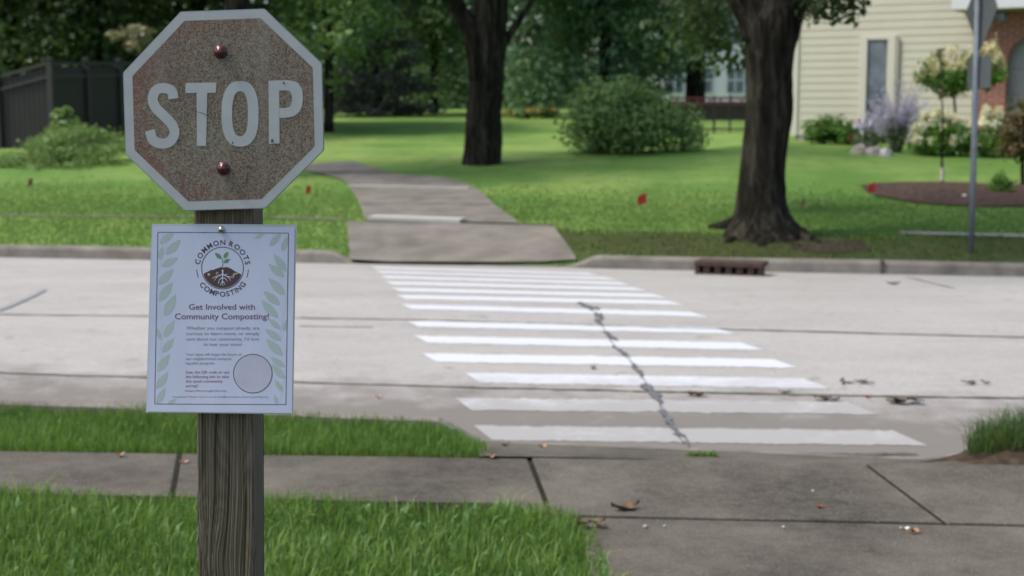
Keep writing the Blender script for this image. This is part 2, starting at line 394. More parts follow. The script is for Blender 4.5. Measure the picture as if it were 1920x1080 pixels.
def leaf_cloud(blobs, n, size, rng, aspect=.55, sub=14, spread=.26, up=.5, out=.7, droop=0, pts=None, shell=(.55, 1.0)):
    """leaf-sized faces gathered in clumps over the surfaces of ellipsoids (cx,cy,cz,rx,ry,rz)"""
    B = np.asarray(blobs, float)
    w = (B[:, 3] * B[:, 5]) ** .8 + 1e-6; w = w / w.sum()
    subs = []; sv = []
    for b_, wi in zip(B, w):
        k = max(4, int(sub * len(B) * wi)) if len(B) > 1 else sub
        d = unit(rng.normal(size=(k, 3))); r = rng.uniform(*shell, size=(k, 1))
        c = b_[:3] + d * r * b_[3:6]
        for q in range(k): subs.append((*c[q], *b_[3:6], *b_[:3])); sv.append(rng.random())
    subs = np.array(subs); sv = np.array(sv)
    ws = subs[:, 3] * subs[:, 5]; ws = ws / ws.sum()
    idx = rng.choice(len(subs), n, p=ws)
    s_ = subs[idx]
    g = rng.normal(size=(n, 3)); g *= np.minimum(1, 1.9 / np.maximum(1e-6, np.linalg.norm(g, axis=1, keepdims=True)))
    C = s_[:, :3] + g * spread * s_[:, 3:6]
    o_ = unit(C - s_[:, 6:9])
    N = unit(rng.normal(size=(n, 3)) * .75 + o_ * out + np.array([0, 0, up]))
    T = unit(np.cross(N, rng.normal(size=(n, 3))) + np.array([0, 0, -droop])); Bn = np.cross(N, T)
    L = size * rng.uniform(.6, 1.35, size=(n, 1)); W = L * aspect
    V = np.stack([C - T * L * .5, C + Bn * W * .5 - T * L * .05 + N * L * .06, C + T * L * .5, C - Bn * W * .5 - T * L * .05 + N * L * .06], 1)
    var = np.clip(sv[idx] * .55 + rng.random(n) * .45 , 0, 1)
    return V.reshape(-1, 3), np.arange(n * 4).reshape(n, 4), np.repeat(var, 4)
def crown(name, blobs, n, size, mat, parent, rng=RNG, **k):
    V, Fc, var = leaf_cloud(blobs, n, size, rng, **k)
    return mesh(name, V, Fc, mat, parent, attr={'var': var})
def merge_tubes(items, jit=0, n=14):
    m_ = MB()
    for P, R in items:
        V, Fc = tube(P, R, n, True, jit); m_.add(V, Fc)
    return m_

def inside(poly, X, Y):
    poly = np.asarray(poly); r = np.zeros(len(X), bool); j = len(poly) - 1
    for i in range(len(poly)):
        xi, yi = poly[i]; xj, yj = poly[j]
        c = ((yi > Y) != (yj > Y)) & (X < (xj - xi) * (Y - yi) / (yj - yi + 1e-12) + xi)
        r ^= c; j = i
    return r
def blades(name, poly, density, h, w, mat, label, rng=RNG, zoff=0, clump=.6, parent=None, keep=None, lean=.5, kind='stuff', zf=Z, cat='grass'):
    poly = np.asarray(poly, float)
    lo = poly.min(0); hi = poly.max(0); n = int((hi - lo).prod() * density)
    X = rng.uniform(lo[0], hi[0], n); Y = rng.uniform(lo[1], hi[1], n)
    k = inside(poly, X, Y)
    if keep is not None: k &= keep(X, Y)
    X = X[k]; Y = Y[k]; n = len(X)
    Zb = zf(X, Y) + zoff
    # patchy height and colour: sums of sines stand in for soil variation
    pt = (np.sin(X * 5.1 + 1.3 * np.sin(Y * 3.7)) + np.sin(Y * 6.3 + 1.7 * np.sin(X * 2.9) + 2) + np.sin((X + Y) * 11.3) * .6 + np.sin((X * 1.7 - Y) * 19) * .5) / 3.1
    H = h * (1 + clump * .45 * pt) * rng.uniform(.45, 1.25, n)
    az = rng.uniform(0, 2 * math.pi, n); ln = rng.uniform(.05, 1.0, n) * lean
    dx = np.cos(az) * ln * H; dy = np.sin(az) * ln * H
    fa = az + math.pi / 2 + rng.normal(0, .5, n)
    wx = np.cos(fa) * w * rng.uniform(.6, 1.3, n) * .5; wy = np.sin(fa) * w * .5
    V = np.zeros((n, 5, 3))
    V[:, 0] = np.stack([X - wx, Y - wy, Zb], 1); V[:, 1] = np.stack([X + wx, Y + wy, Zb], 1)
    V[:, 2] = np.stack([X + dx * .35 - wx * .8, Y + dy * .35 - wy * .8, Zb + H * .6], 1)
    V[:, 3] = np.stack([X + dx * .35 + wx * .8, Y + dy * .35 + wy * .8, Zb + H * .6], 1)
    V[:, 4] = np.stack([X + dx, Y + dy, Zb + H * (1 - .25 * ln)], 1)
    base = np.arange(n) * 5
    tri = np.concatenate([np.stack([base, base + 1, base + 3], 1), np.stack([base, base + 3, base + 2], 1), np.stack([base + 2, base + 3, base + 4], 1)])
    var = np.clip(.42 + .22 * pt + rng.normal(0, .2, n), 0, 1)
    org = (float(poly[:, 0].mean()), float(poly[:, 1].mean()), 0)
    o = mesh(name, V.reshape(-1, 3), tri, mat, parent, org=org, attr={'var': np.repeat(var, 5)})
    if parent is None: tag(o, label, cat, kind=kind)
    return o

# ================================================================== SETTING
V = [(-500, -500, -.35), (500, -500, -.35), (500, 900, -.35), (-500, 900, -.35)]
tag(mesh('ground', V, [(0, 1, 2, 3)], M['ground']), kind='structure')
xs = np.concatenate([np.linspace(-60, -8, 14), np.linspace(-7.5, 7.5, 61), np.linspace(8, 60, 14)])
sheet('road', xs, lambda x: np.linspace(S0 - .002, S1, 25) - K * x, lambda x, y: road_z(y + K * x), M['road'])
ROAD = bpy.data.objects['road']
sheet('verge', np.concatenate([np.linspace(-60, -6, 12), np.linspace(-5.5, 5.5, 56), np.linspace(6, 60, 12)]),
      lambda x: np.concatenate([np.linspace(-40, 2, 6), np.linspace(2.5, S0 - .16 - K * x, 34)]), lambda x, y: Z(x, y) - .045, M['verge'])
sheet('lawn', np.concatenate([np.linspace(-140, -14, 20), np.linspace(-13, 13, 90), np.linspace(14, 140, 20)]),
      lambda x: np.concatenate([np.linspace(S1 + .16, 40, 76), np.linspace(41, 90, 22), np.array([120, 180, 300, 420])]) - K * x,
      lambda x, y: Z(x, y) - .02, M['lawn'])

# kerbs: a stone profile whose top drops at the ramps
def kerb(name, s_face, sign, rampf, span=60):
    X = np.concatenate([np.linspace(-span, -6, 10), np.linspace(-5.8, 5.8, 117), np.linspace(6, span, 10)])
    prof = [(0, -.12), (0, .0), (.012, .75), (.035, .96), (.075, 1.0), (.165, 1.0), (.165, -.12)]
    V = []; n = len(prof)
    for x in X:
        top = .135 * (1 - .97 * float(rampf(x))) + .004 * math.sin(x * 2.1)
        for (d, t) in prof:
            z = t if t < 0 else t * top
            s = s_face + sign * d
            V.append((x, s - K * x, z))
    Fc = [(i * n + j, (i + 1) * n + j, (i + 1) * n + j + 1, i * n + j + 1) for i in range(len(X) - 1) for j in range(n - 1)]
    o = mesh(name, V, Fc, M['kerb'], smooth=False); o['kind'] = 'structure'; return o
KF = kerb('kerb', S1 + .004, 1, far_ramp)
KN = kerb('kerb', S0 - .004, -1, near_ramp)

# strips painted or sealed on the road surface
def strip_px(a, b, wid, n=24, dz=.004, jit=0, rng=RNG):
    """a thin strip on the road between two surveyed points"""
    A = gr(*a); B = gr(*b); t = (B - A)[:2]; t /= np.linalg.norm(t); nn = np.array([-t[1], t[0]])
    V = []; off = 0
    for i in range(n + 1):
        p = A + (B - A) * i / n; off = off * .7 + rng.normal(0, jit)
        w_ = wid * (1 + (rng.uniform(-.5, .5) if jit else 0))
        for sg in (-1, 1):
            q = p[:2] + nn * (sg * w_ / 2 + off); s_ = q[1] + K * q[0]
            V.append((q[0], q[1], float(road_z(s_)) + dz))
    return V, [(2 * i, 2 * i + 2, 2 * i + 3, 2 * i + 1) for i in range(n)]
jm = MB()
for a, b, w_ in [((-300, 586), (780, 600), .035), ((780, 600), (1360, 618), .03), ((1360, 618), (2200, 641), .045), ((-300, 691), (880, 727), .03), ((880, 727), (1490, 741), .035), ((1490, 741), (2200, 752), .04),
                 ((560, 612), (700, 614), .02), ((905, 838), (1320, 845), .05), ((1320, 845), (1720, 853), .045)]:
    jm.add(*strip_px(a, b, w_, 40, .004, .004))
jm.add(*strip_px((1700, 520), (1790, 541), .03, 10, .004, .006))
jm.build('joint', M['joint'], ROAD)
# crosswalk
bars = [((700, 502), (1112, 514)), ((709, 510), (1146, 522.5)), ((719, 519.5), (1172, 532)), ((730, 531), (1200, 542.5)), ((742, 543.5), (1236, 555)),
        ((752, 557), (1266, 568)), ((763, 575.5), (1311, 590)), ((774, 607.5), (1358, 620.5)), ((789, 636.5), (1411, 650)), ((804, 671), (1472, 682)),
        ((886, 709), (1531, 720)), ((868, 758), (1616, 766)), ((905, 812), (1706, 822))]
cw = MB()
for (a, b) in bars:
    A = gr(*a); B = gr(*b); n = 90; V = []
    for i in range(n + 1):
        p = A + (B - A) * i / n
        for dy in (-.15, .15):
            x = p[0] + (-.055 if dy > 0 else .055) * (1 if 0 < 1 else 0); y = p[1] + dy + RNG.normal(0, .007) + .006 * math.sin(i * .37 + dy * 40 + a[1])
            V.append((x, y, float(road_z(y + K * x)) + .003))
    cw.add(V, [(2 * i, 2 * i + 2, 2 * i + 3, 2 * i + 1) for i in range(n)])
tag(cw.build('crosswalk', M['paint']), kind='structure')
# black crack sealant daubed diagonally across the crossing
def patch(pts, dz):
    P = [gr(*p) for p in pts]; V = [(p[0], p[1], float(road_z(p[1] + K * p[0])) + dz) for p in P]
    return V, [tuple(range(len(V)))]
sm = MB()
def blobpatch(cx, cy, w_, h_, ang, k=16, rough=.35):
    rr = random.Random(int(cx * 7 + cy)); pts = []
    ca, sa = math.cos(ang), math.sin(ang)
    for i in range(k):
        a = 2 * math.pi * i / k; r = 1 + rough * rr.uniform(-1, 1)
        x = math.cos(a) * w_ * r; y = math.sin(a) * h_ * r
        pts.append((cx + x * ca - y * sa, cy + x * sa + y * ca))
    return patch(pts, .009)
for cx, cy, w_, h_, an in [(1090, 571, 9, 3, .3), (1103, 576, 10, 4, .25), (1117, 578, 8, 2, 0), (1122, 592, 9, 5, .2), (1121, 603, 8, 6, .4), (1138, 626, 10, 4, .3), (1145, 633, 13, 4, .35),
                           (1150, 651, 4, 2, .1), (1166, 661, 12, 4, .6), (1175, 666, 7, 3, .5), (1190, 690, 8, 6, .9), (1200, 699, 7, 6, .8), (1214, 729, 15, 7, .3), (1228, 742, 15, 9, .6), (1235, 752, 8, 4, .4),
                           (1246, 778, 13, 8, .9), (1254, 792, 12, 9, 1.0), (1262, 803, 11, 6, .7), (1272, 816, 14, 2.5, .1), (1288, 830, 4, 11, -.25)]:
    sm.add(*blobpatch(cx, cy, w_ * .78, h_ * .72, an, 22, .5)); sm.add(*[blobpatch(cx + w_ * .5, cy + h_ * .7 + 2, w_ * .5, h_ * .4, an, 14, .6)][0])
ck = [(1084, 569), (1104, 576), (1118, 590), (1122, 604), (1140, 629), (1152, 650), (1168, 662), (1182, 678), (1194, 694), (1212, 724), (1228, 742), (1244, 774), (1258, 798), (1272, 816), (1292, 838)]
for a, b in zip(ck[:-1], ck[1:]): sm.add(*strip_px(a, b, .007 if a[1] < 700 else .010, 9, .0075, .005))
s2 = MB()
for i, (x, y) in enumerate([(8, 578), (25, 571), (42, 564), (60, 556), (74, 549)]):
    s2.add(*blobpatch(x, y, 15, 3.4, -.42))
s2.build('crack_sealant', M['seal2'], ROAD)
so = sm.build('crack_sealant', M['seal'], ROAD)

# near sidewalk slabs
def slab_poly(pts, thick=.10, chamf=.004, z=None):
    """slab with eased edge from ground points (list of xy)"""
    P = np.array(pts, float)
    c = P.mean(0); d = unit(c - P)
    inner = P + d * chamf * 1.4
    V = []; k = len(P)
    zt = [float(Z(*p)) if z is None else z for p in P]; zi = [float(Z(*p)) if z is None else z for p in inner]
    for p, q in zip(P, zt): V.append((p[0], p[1], q - thick))
    for p, q in zip(P, zt): V.append((p[0], p[1], q - chamf))
    for p, q in zip(inner, zi): V.append((p[0], p[1], q))
    Fc = [(i, (i + 1) % k, k + (i + 1) % k, k + i) for i in range(k)] + [(k + i, k + (i + 1) % k, 2 * k + (i + 1) % k, 2 * k + i) for i in range(k)] + [tuple(range(2 * k, 3 * k))]
    return V, Fc
farE = lambda x: 6.70 - .058 * x
nearE = lambda x: 5.735 - .072 * x
nE = lambda x: nearE(x) + .17 * (1 - float(sstep(-.02, .22, x)))
sw = MB()
G = .012
J1t, J1b = gr(1000, 877)[:2], gr(1040, 985)[:2]
J2t, J2b = gr(1648, 888)[:2], gr(1795, 998)[:2]
J4t, J4b = gr(332, 866)[:2], gr(308, 940)[:2]
def onl(p0, p1, ef, x0):   # x on joint line at edge ef
    for _ in range(8):
        y = ef(x0); t = (y - p0[1]) / (p1[1] - p0[1]); x0 = p0[0] + (p1[0] - p0[0]) * t
    return x0
cuts = [(-5.3, -5.35), (-3.6, -3.55), (onl(J4t, J4b, farE, -1.6), onl(J4t, J4b, nearE, -1.6)), (onl(J1t, J1b, farE, .1), onl(J1t, J1b, nearE, .1)),
        (onl(J2t, J2b, farE, 1.7), onl(J2t, J2b, nearE, 1.9)), (3.3, 3.5), (4.9, 5.2)]
for (a, c_), (a2, c2) in zip(cuts[:-1], cuts[1:]):
    pts = [(x, nE(x) + G) for x in np.linspace(c_ + G, c2 - G, 9)]
    pts += [(a2 - G, farE(a2))] + [(a + G, farE(a))]
    sw.add(*slab_poly(pts, z=.120 + .003 * math.sin(a * 9)))
# ramp apron between sidewalk and gutter
for xa, xb in [(-.16, 2.30)]:
    V = []; nx, ny = 10, 6
    for i in range(nx + 1):
        x = xa + (xb - xa) * i / nx
        y0, y1 = farE(x) + .006, S0 - .168 - K * x
        for j in range(ny + 1):
            y = y0 + (y1 - y0) * j / ny
            V.append((x, y, float(Z(x, y)) + .006 - .003 * j / ny))
    sw.add(V, [(i * (ny + 1) + j, (i + 1) * (ny + 1) + j, (i + 1) * (ny + 1) + j + 1, i * (ny + 1) + j + 1) for i in range(nx) for j in range(ny)])
# path running on towards the camera
pl = [(.30, nearE(.3)), (.36, 5.3), (.42, 4.6), (.45, 3.9)]
for (y0, y1) in [(nearE(1) - G, 4.2), (4.18, 2.7), (2.68, 1.2), (1.18, -1)]:
    for xa, xb in [(.28, 3.4)]:
        f0 = (lambda x: nearE(x) - G) if y0 > 5 else (lambda x: y0)
        sw.add(*slab_poly([(xa, y1), (xb, y1), (xb, f0(xb)), (xa, f0(xa))], z=.118))
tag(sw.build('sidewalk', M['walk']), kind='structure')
# joint filler: moss and dirt under the slab gaps
xx = np.linspace(-5.2, 5, 52)
V = [(x, farE(x) - .02, .112) for x in xx] + [(x, nE(x) - .03 + .05 * (1 - float(sstep(.2, .3, x))), .112) for x in xx]
tag(mesh('joint_dirt', V, [(52 + i, 53 + i, i + 1, i) for i in range(51)], M['joint2']), kind='structure')

# far ramp slab and winding path
def draped(name, left, right, n, mat, dz=.006):
    L = spline([gr(*p) for p in left], n); R = spline([gr(*p) for p in right], n); V = []; c = 7
    for l, r in zip(L, R):
        for j in range(c):
            p = l + (r - l) * j / (c - 1); V.append((p[0], p[1], float(Z(p[0], p[1])) + dz))
    return mesh(name, V, [(i * c + j, i * c + j + 1, (i + 1) * c + j + 1, (i + 1) * c + j) for i in range(n - 1) for j in range(c - 1)], mat)
p1 = draped('path', [(684, 411), (676, 385), (660, 358), (642, 338), (585, 322), (520, 312)], [(972, 418), (930, 386), (890, 352), (835, 334), (740, 325), (662, 302)], 26, M['path'])
tag(p1, kind='structure')
rp = draped('ramp_slab', [(656, 489), (655, 470), (653, 445), (651, 416)], [(1082, 488), (1068, 465), (1050, 442), (1034, 424)], 14, M['path'], .012)
tag(rp, kind='structure')
# raised lips and slab joints on the far path
lm = MB()
def lip(a, b, wid, hgt=.03, dz=0):
    A = gr(*a); B = gr(*b); d = unit(B - A); n2 = np.array([-d[1], d[0], 0])
    lm.box((A + B) / 2 + np.array([0, 0, dz + hgt / 2]), (np.linalg.norm(B - A), wid, hgt), (d, n2, np.cross(d, n2)))
lip((697, 411), (868, 417), .26, .05, .0)
lip((655, 349), (880, 354), .10, .02, .004)
lm.build('slab_edge', M['pale'], p1)
lm = MB(); lip((868, 419), (1036, 424), .05, .018, .004); lip((680, 381), (926, 384), .035, .006, .004); lip((600, 324), (742, 326), .05, .006, .004); lm.build('slab_joint', M['joint'], p1)
# far cross sidewalk, seen edge on
tag(draped('sidewalk', [(1685, 433), (1900, 438), (2300, 448)], [(1690, 437), (1900, 443.5), (2300, 455)], 10, M['kerb_lip'], -.002), kind='structure')
tag(draped('sidewalk', [(-200, 399), (200, 403), (500, 405), (652, 409.5)], [(-200, 401), (200, 405), (500, 407.5), (652, 412)], 14, M['path'], -.004), kind='structure')

# ================================================================== STOP SIGN ON WOODEN POST
YS = 2.163
base = np.array([atY(430, 540, 2.22)[0], 2.225, .10])
SR = root('stop_sign', base, 'weathered octagonal stop sign, faded and speckled, bolted to a grey wooden post', 'stop sign')
# post: front face as a relief grid of ridged grain, with knots
def grain(x, z):
    """height of the grain at face position x (0..1), z in metres from the post foot"""
    xw = x + .010 * np.sin(z * 7 + x * 3) + .004 * np.sin(z * 29 + x * 11)
    for kx, kz, r, s_ in [(.20, 1.085, .060, .30), (.72, 1.19, .11, -.07)]:
        e = np.exp(-((z - kz) / r) ** 2)
        dx = x - kx
        xw = xw + s_ * e * np.exp(-(dx / .30) ** 2) * dx / (np.abs(dx) + .10)
    xw = xw + .30 * np.maximum(0, 1.36 - z) ** 2 * (x - .1)
    g = .5 + .20 * np.sin(xw * 118 + 1.5 * np.sin(z * 3.1)) + .18 * np.sin(xw * 217 + 2 * np.sin(z * 2.3 + 1)) + .16 * np.sin(xw * 371 + 3 * np.sin(z * 6))
    g = g + .16 * np.sin(xw * 29 + .6) + .12 * np.sin(xw * 640 + 9 * np.sin(z * 11))
    for cx, z0, z1, w_ in [(.33, .9, 1.52, .010), (.58, 1.05, 1.36, .008), (.83, .95, 1.25, .012), (.12, 1.2, 1.6, .008), (.70, 1.3, 1.7, .007), (.47, .6, 1.12, .009)]:
        c_ = cx + .012 * np.sin(z * 8 + cx * 9) + .004 * np.sin(z * 43)
        g = g - 1.1 * np.exp(-((xw - c_) / w_) ** 2) * sstep(z0, z0 + .08, z) * (1 - sstep(z1 - .08, z1, z))
    return np.clip(g, -.3, 1.2)
pw = .089
xl0, xr0 = atY(364.5, 420, 2.18)[0], atY(473.5, 420, 2.18)[0]
lean = (atY(371.5, 1050, 2.18)[0] - atY(365, 420, 2.18)[0]) / (atY(365, 420, 2.18)[2] - atY(371, 1050, 2.18)[2])
ztop = atY(430, 26, 2.18)[2]; zref = atY(365, 420, 2.18)[2]
nx, nz = 110, 380
zz = np.linspace(.02, ztop, nz); uu = np.linspace(0, 1, nx)
U, ZZ = np.meshgrid(uu, zz)
g = grain(U, ZZ)
edge = np.minimum(U, 1 - U); rnd = np.where(edge < .03, ((.03 - edge) / .03) ** 2 * .0025, 0)
rag = .0006 * np.sin(ZZ * 170) * np.exp(-edge * 60) + .0009 * np.sin(ZZ * 47 + 3) * np.exp(-edge * 40)
shift = (zref - ZZ) * lean
PX = xl0 + (xr0 - xl0) * U + shift + rag * np.sign(.5 - U)
PY = 2.18 + rnd + (1 - g) * .0016
V = np.stack([PX, PY, ZZ], -1).reshape(-1, 3)
ii = np.arange(nz - 1)[:, None] * nx + np.arange(nx - 1)[None, :]
Fq = np.stack([ii, ii + 1, ii + nx + 1, ii + nx], -1).reshape(-1, 4)
# side faces as a second relief
def side(xfun, y0, y1, flip, seed):
    W, ZW = np.meshgrid(np.linspace(0, 1, 40), zz); gg = grain(W * .9 + seed, ZW + seed)
    X_ = xfun(ZW) + (1 - gg) * .0015 * (1 if flip else -1); Y_ = y0 + (y1 - y0) * W
    Vv = np.stack([X_, Y_, ZW], -1).reshape(-1, 3); i2 = np.arange(nz - 1)[:, None] * 40 + np.arange(39)[None, :]
    return Vv, np.stack([i2, i2 + 1, i2 + 41, i2 + 40], -1).reshape(-1, 4), gg.ravel()
V1, F1, g1 = side(lambda z: xr0 + (zref - z) * lean, 2.1815, 2.27, False, .37)
V2, F2, g2 = side(lambda z: xl0 + (zref - z) * lean, 2.1815, 2.27, True, .61)
k = len(V)
Vall = np.concatenate([V, V1, V2]); Fall = np.concatenate([Fq, F1 + k, F2[:, ::-1] + k + len(V1)])
t0 = len(Vall)
cap = [(xl0 + (zref - ztop) * lean, 2.1815, ztop), (xr0 + (zref - ztop) * lean, 2.1815, ztop), (xr0 + (zref - ztop) * lean, 2.27, ztop), (xl0 + (zref - ztop) * lean, 2.27, ztop),
       (xr0 + (zref - .02) * lean, 2.27, .02), (xl0 + (zref - .02) * lean, 2.27, .02)]
Vall = np.concatenate([Vall, np.array(cap)]); Fall = np.concatenate([Fall, np.array([[t0, t0 + 1, t0 + 2, t0 + 3], [t0 + 2, t0 + 4, t0 + 5, t0 + 3]])])
mesh('post', Vall, Fall, M['wood'], SR, smooth=True, attr={'grain': np.concatenate([g.ravel(), g1, g2, np.full(6, .4)])})

# sign plate
octo = [(338.5, 21.5), (496, 16), (604, 118.5), (608, 281.5), (498, 391), (346, 395.5), (235, 289), (230.4, 136)]
cen = np.array(octo).mean(0)
def P3(px, py, off=0.0, Y=YS):
    p = atY(px, py, Y); p[1] -= off; return p
def rounded(poly, r=6, k=4):
    out = []; n = len(poly); P = np.array(poly, float)
    for i in range(n):
        a = unit(P[i - 1] - P[i]); b = unit(P[(i + 1) % n] - P[i])
        for t in np.linspace(0, 1, k + 1):
            p0 = P[i] + a * r; p2 = P[i] + b * r
            out.append((1 - t) ** 2 * p0 + 2 * t * (1 - t) * P[i] + t * t * p2)
    return np.array(out)
ro = rounded(octo, 3)
pc = P3(*cen)
n = len(ro)
V = [P3(*p) for p in ro] + [P3(*p) + np.array([0, .0024, 0]) for p in ro]
plate = mesh('sign_plate', V, [tuple(range(n))[::-1], tuple(range(n, 2 * n))] + [(i, (i + 1) % n, n + (i + 1) % n, n + i) for i in range(n)], M['alu'], SR)
# red field with origin at the centre of the sign, so its wear lies round the middle
inn = cen + (np.array(octo) - cen) * .905
ri = rounded(inn, 2.5)
fe = bpy.data.objects.new('field', None)
V = [P3(*p, .0006) - pc for p in ri]
me = bpy.data.meshes.new('red_field'); me.from_pydata([tuple(v) for v in V], [], [tuple(range(len(V)))[::-1]]); me.update()
bpy.data.objects.remove(fe)
fo = link('red_field', me, M['signred'], plate); fo.location = tuple(pc - wloc(plate))
rb = rounded(cen + (np.array(octo) - cen) * .992, 3)
V = [P3(*p, .0005) for p in rb] + [P3(*p, .0005) for p in rounded(inn, 2.5)]; n = len(rb)
mesh('border', V, [(i, n + i, n + (i + 1) % n, (i + 1) % n) for i in range(n)], M['signwhite'], plate)
# legend, drawn in crop pixels (2.7 x)
def C5(x, y): return (220 + x / 2.7, y / 2.7)
lg = MB()
def ribbon(pts, wid, nseg=40, closed=False):
    P = spline(pts, nseg); V = []
    for i in range(len(P)):
        t = P[min(i + 1, len(P) - 1)] - P[max(i - 1, 0)]; t = t / np.linalg.norm(t); nn = np.array([-t[1], t[0]])
        for sg in (-1, 1):
            q = P[i] + nn * sg * wid / 2; V.append(P3(*C5(*q), .0011))
    lg.add(V, [(2 * i, 2 * i + 1, 2 * i + 3, 2 * i + 2) for i in range(len(P) - 1)])
def flat(pts): lg.add([P3(*C5(*p), .0011) for p in pts], [tuple(range(len(pts)))[::-1]])
ribbon([(285, 500), (276, 462), (240, 446), (198, 456), (180, 500), (196, 545), (240, 590), (278, 632), (290, 675), (268, 715), (225, 727), (182, 708), (165, 660)], 51, 70)
flat([(346, 424), (352, 420), (498, 418), (502, 422), (500, 466), (494, 470), (456, 470), (450, 738), (404, 739), (402, 470), (352, 472), (345, 466)])
# O ring
V = []; k = 48
for i in range(k):
    a = 2 * math.pi * i / k
    def se(cx, cy, rx, ry, e=.8):
        c_, s_ = math.cos(a), math.sin(a)
        return (cx + rx * math.copysign(abs(c_) ** e, c_), cy + ry * math.copysign(abs(s_) ** e, s_))
    V.append(P3(*C5(*se(622, 576, 94, 166)), .0011)); V.append(P3(*C5(*se(622, 576, 40, 114)), .0011))
lg.add(V, [(2 * i, 2 * i + 1, 2 * ((i + 1) % k) + 1, 2 * ((i + 1) % k)) for i in range(k)])
flat([(766, 409), (820, 407), (822, 726), (768, 728)])
o_ = [(820, 407), (868, 406), (910, 418), (934, 450), (940, 498), (930, 552), (900, 584), (862, 595), (820, 597)]
i_ = [(820, 459), (856, 458), (872, 463), (882, 477), (885, 500), (881, 525), (870, 540), (852, 546), (820, 547)]
V = [P3(*C5(*p), .0011) for p in spline(o_, 30)] + [P3(*C5(*p), .0011) for p in spline(i_, 30)]
lg.add(V, [(i, 30 + i, 31 + i, i + 1) for i in range(29)])
lg.build('legend', M['signwhite'], plate)
# scratch and nicks
sc = MB()
for pts, w_ in [([(395, 566), (430, 572), (465, 590), (495, 620)], 3.5), ([(655, 850), (668, 840), (680, 858)], 6), ([(660, 870), (656, 910), (652, 950)], 5)]:
    P = spline(pts, 14); V = []
    for i in range(len(P)):
        t = P[min(i + 1, 13)] - P[max(i - 1, 0)]; t = t / np.linalg.norm(t); nn = np.array([-t[1], t[0]])
        ww = w_ * (.3 + .7 * math.sin(math.pi * (i + .5) / 14))
        for sg in (-1, 1): V.append(P3(*C5(*(P[i] + nn * sg * ww / 2)), .0016))
    sc.add(V, [(2 * i, 2 * i + 1, 2 * i + 3, 2 * i + 2) for i in range(13)])
for x, y, r in [(785, 712, 7), (843, 420, 5), (313, 425, 4), (585, 722, 4)]:
    V = [P3(*C5(x + r * math.cos(a) * (1 + .3 * math.sin(3 * a)), y + 1.4 * r * math.sin(a)), .0016) for a in np.linspace(0, 2 * math.pi, 9)[:-1]]
    sc.add(V, [tuple(range(8))[::-1]])
sc.build('scratch', M['joint'], plate)
for bx, by in [(523, 263), (538, 853)]:
    px, py = C5(bx, by); mb = MB(); c = P3(px, py)
    prof = [(.0100, .0008), (.0102, .0022), (.0088, .0030), (.0068, .0034), (.0066, .0058), (.0056, .0078), (.0036, .0090), (.0014, .0094)]
    V = []; k = 20
    for r, d in prof:
        for i in range(k):
            a = 2 * math.pi * i / k; V.append((c[0] + r * math.cos(a), c[1] - d, c[2] + r * math.sin(a)))
    Fc = [(j * k + i, j * k + (i + 1) % k, (j + 1) * k + (i + 1) % k, (j + 1) * k + i) for j in range(len(prof) - 1) for i in range(k)] + [tuple((len(prof) - 1) * k + i for i in range(k))]
    mesh('bolt', V, Fc, M['bolt'], SR, smooth=True)

# ================================================================== FLYER
YF = 2.172
TLc, TRc, BRc, BLc = (286, 424), (552.6, 426), (547.5, 774.5), (275.6, 771.5)
def FP(px, py, off=0.0):
    v = (py - 424) / 350.0; u = (px - 415) / 135.0
    bow = .004 + .010 * v * v + .0022 * math.sin(u * 1.3 + .3) * v - .0012 * u * u
    return atY(px, py, YF - bow - (off * .3 if 0 < off < .001 else off))
FR = root('flyer', FP(415, 434), 'laminated white community composting flyer tacked below the stop sign', 'flyer')
def grid4(c, off, nx=14, ny=20):
    V = []
    for j in range(ny + 1):
        for i in range(nx + 1):
            a = i / nx; b_ = j / ny
            p = (np.array(c[0]) * (1 - a) + np.array(c[1]) * a) * (1 - b_) + (np.array(c[3]) * (1 - a) + np.array(c[2]) * a) * b_
            V.append(FP(p[0], p[1], off))
    return V, [(j * (nx + 1) + i, (j + 1) * (nx + 1) + i, (j + 1) * (nx + 1) + i + 1, j * (nx + 1) + i + 1) for j in range(ny) for i in range(nx)]
def solid(mb, c, off, th):
    V, Fc = grid4(c, off); k = len(V); nx = 14; ny = 20
    V2, F2 = grid4(c, off - th)
    mb.add(V, Fc); mb.add(V2, [f[::-1] for f in F2])
mb = MB(); V, Fc = grid4((TLc, TRc, BRc, BLc), 0); mb.add(V, Fc)
V2, _ = grid4((TLc, TRc, BRc, BLc), -.0006); mb.add(V2, [f[::-1] for f in Fc])
mb.build('paper', M['paper'], FR, smooth=True)
mb = MB(); V, Fc = grid4(((284.5, 419.5), (556, 421), (549.5, 776.5), (273.5, 773.5)), -.0009); mb.add(V, Fc)
V2, _ = grid4(((284.5, 419.5), (556, 421), (549.5, 776.5), (273.5, 773.5)), -.0013); mb.add(V2, [f[::-1] for f in Fc])
mb.build('clear_sleeve', M['lam'], FR, smooth=True)
def fpoly(mb, pts, off=.0004):
    mb.add([FP(x, y, off) for x, y in pts], [tuple(range(len(pts)))])
def fline(mb, pts, w_, off=.0004, n=None, taper=False):
    P = np.asarray(pts, float) if n is None else spline(pts, n); V = []; L = len(P)
    for i in range(L):
        t = P[min(i + 1, L - 1)] - P[max(i - 1, 0)]; t = t / (np.linalg.norm(t) + 1e-9); nn = np.array([-t[1], t[0]])
        ww = w_ * (1 - .7 * i / (L - 1)) if taper else w_
        for sg in (-1, 1): V.append(FP(*(P[i] + nn * sg * ww / 2), off))
    mb.add(V, [(2 * i, 2 * i + 1, 2 * i + 3, 2 * i + 2) for i in range(L - 1)])
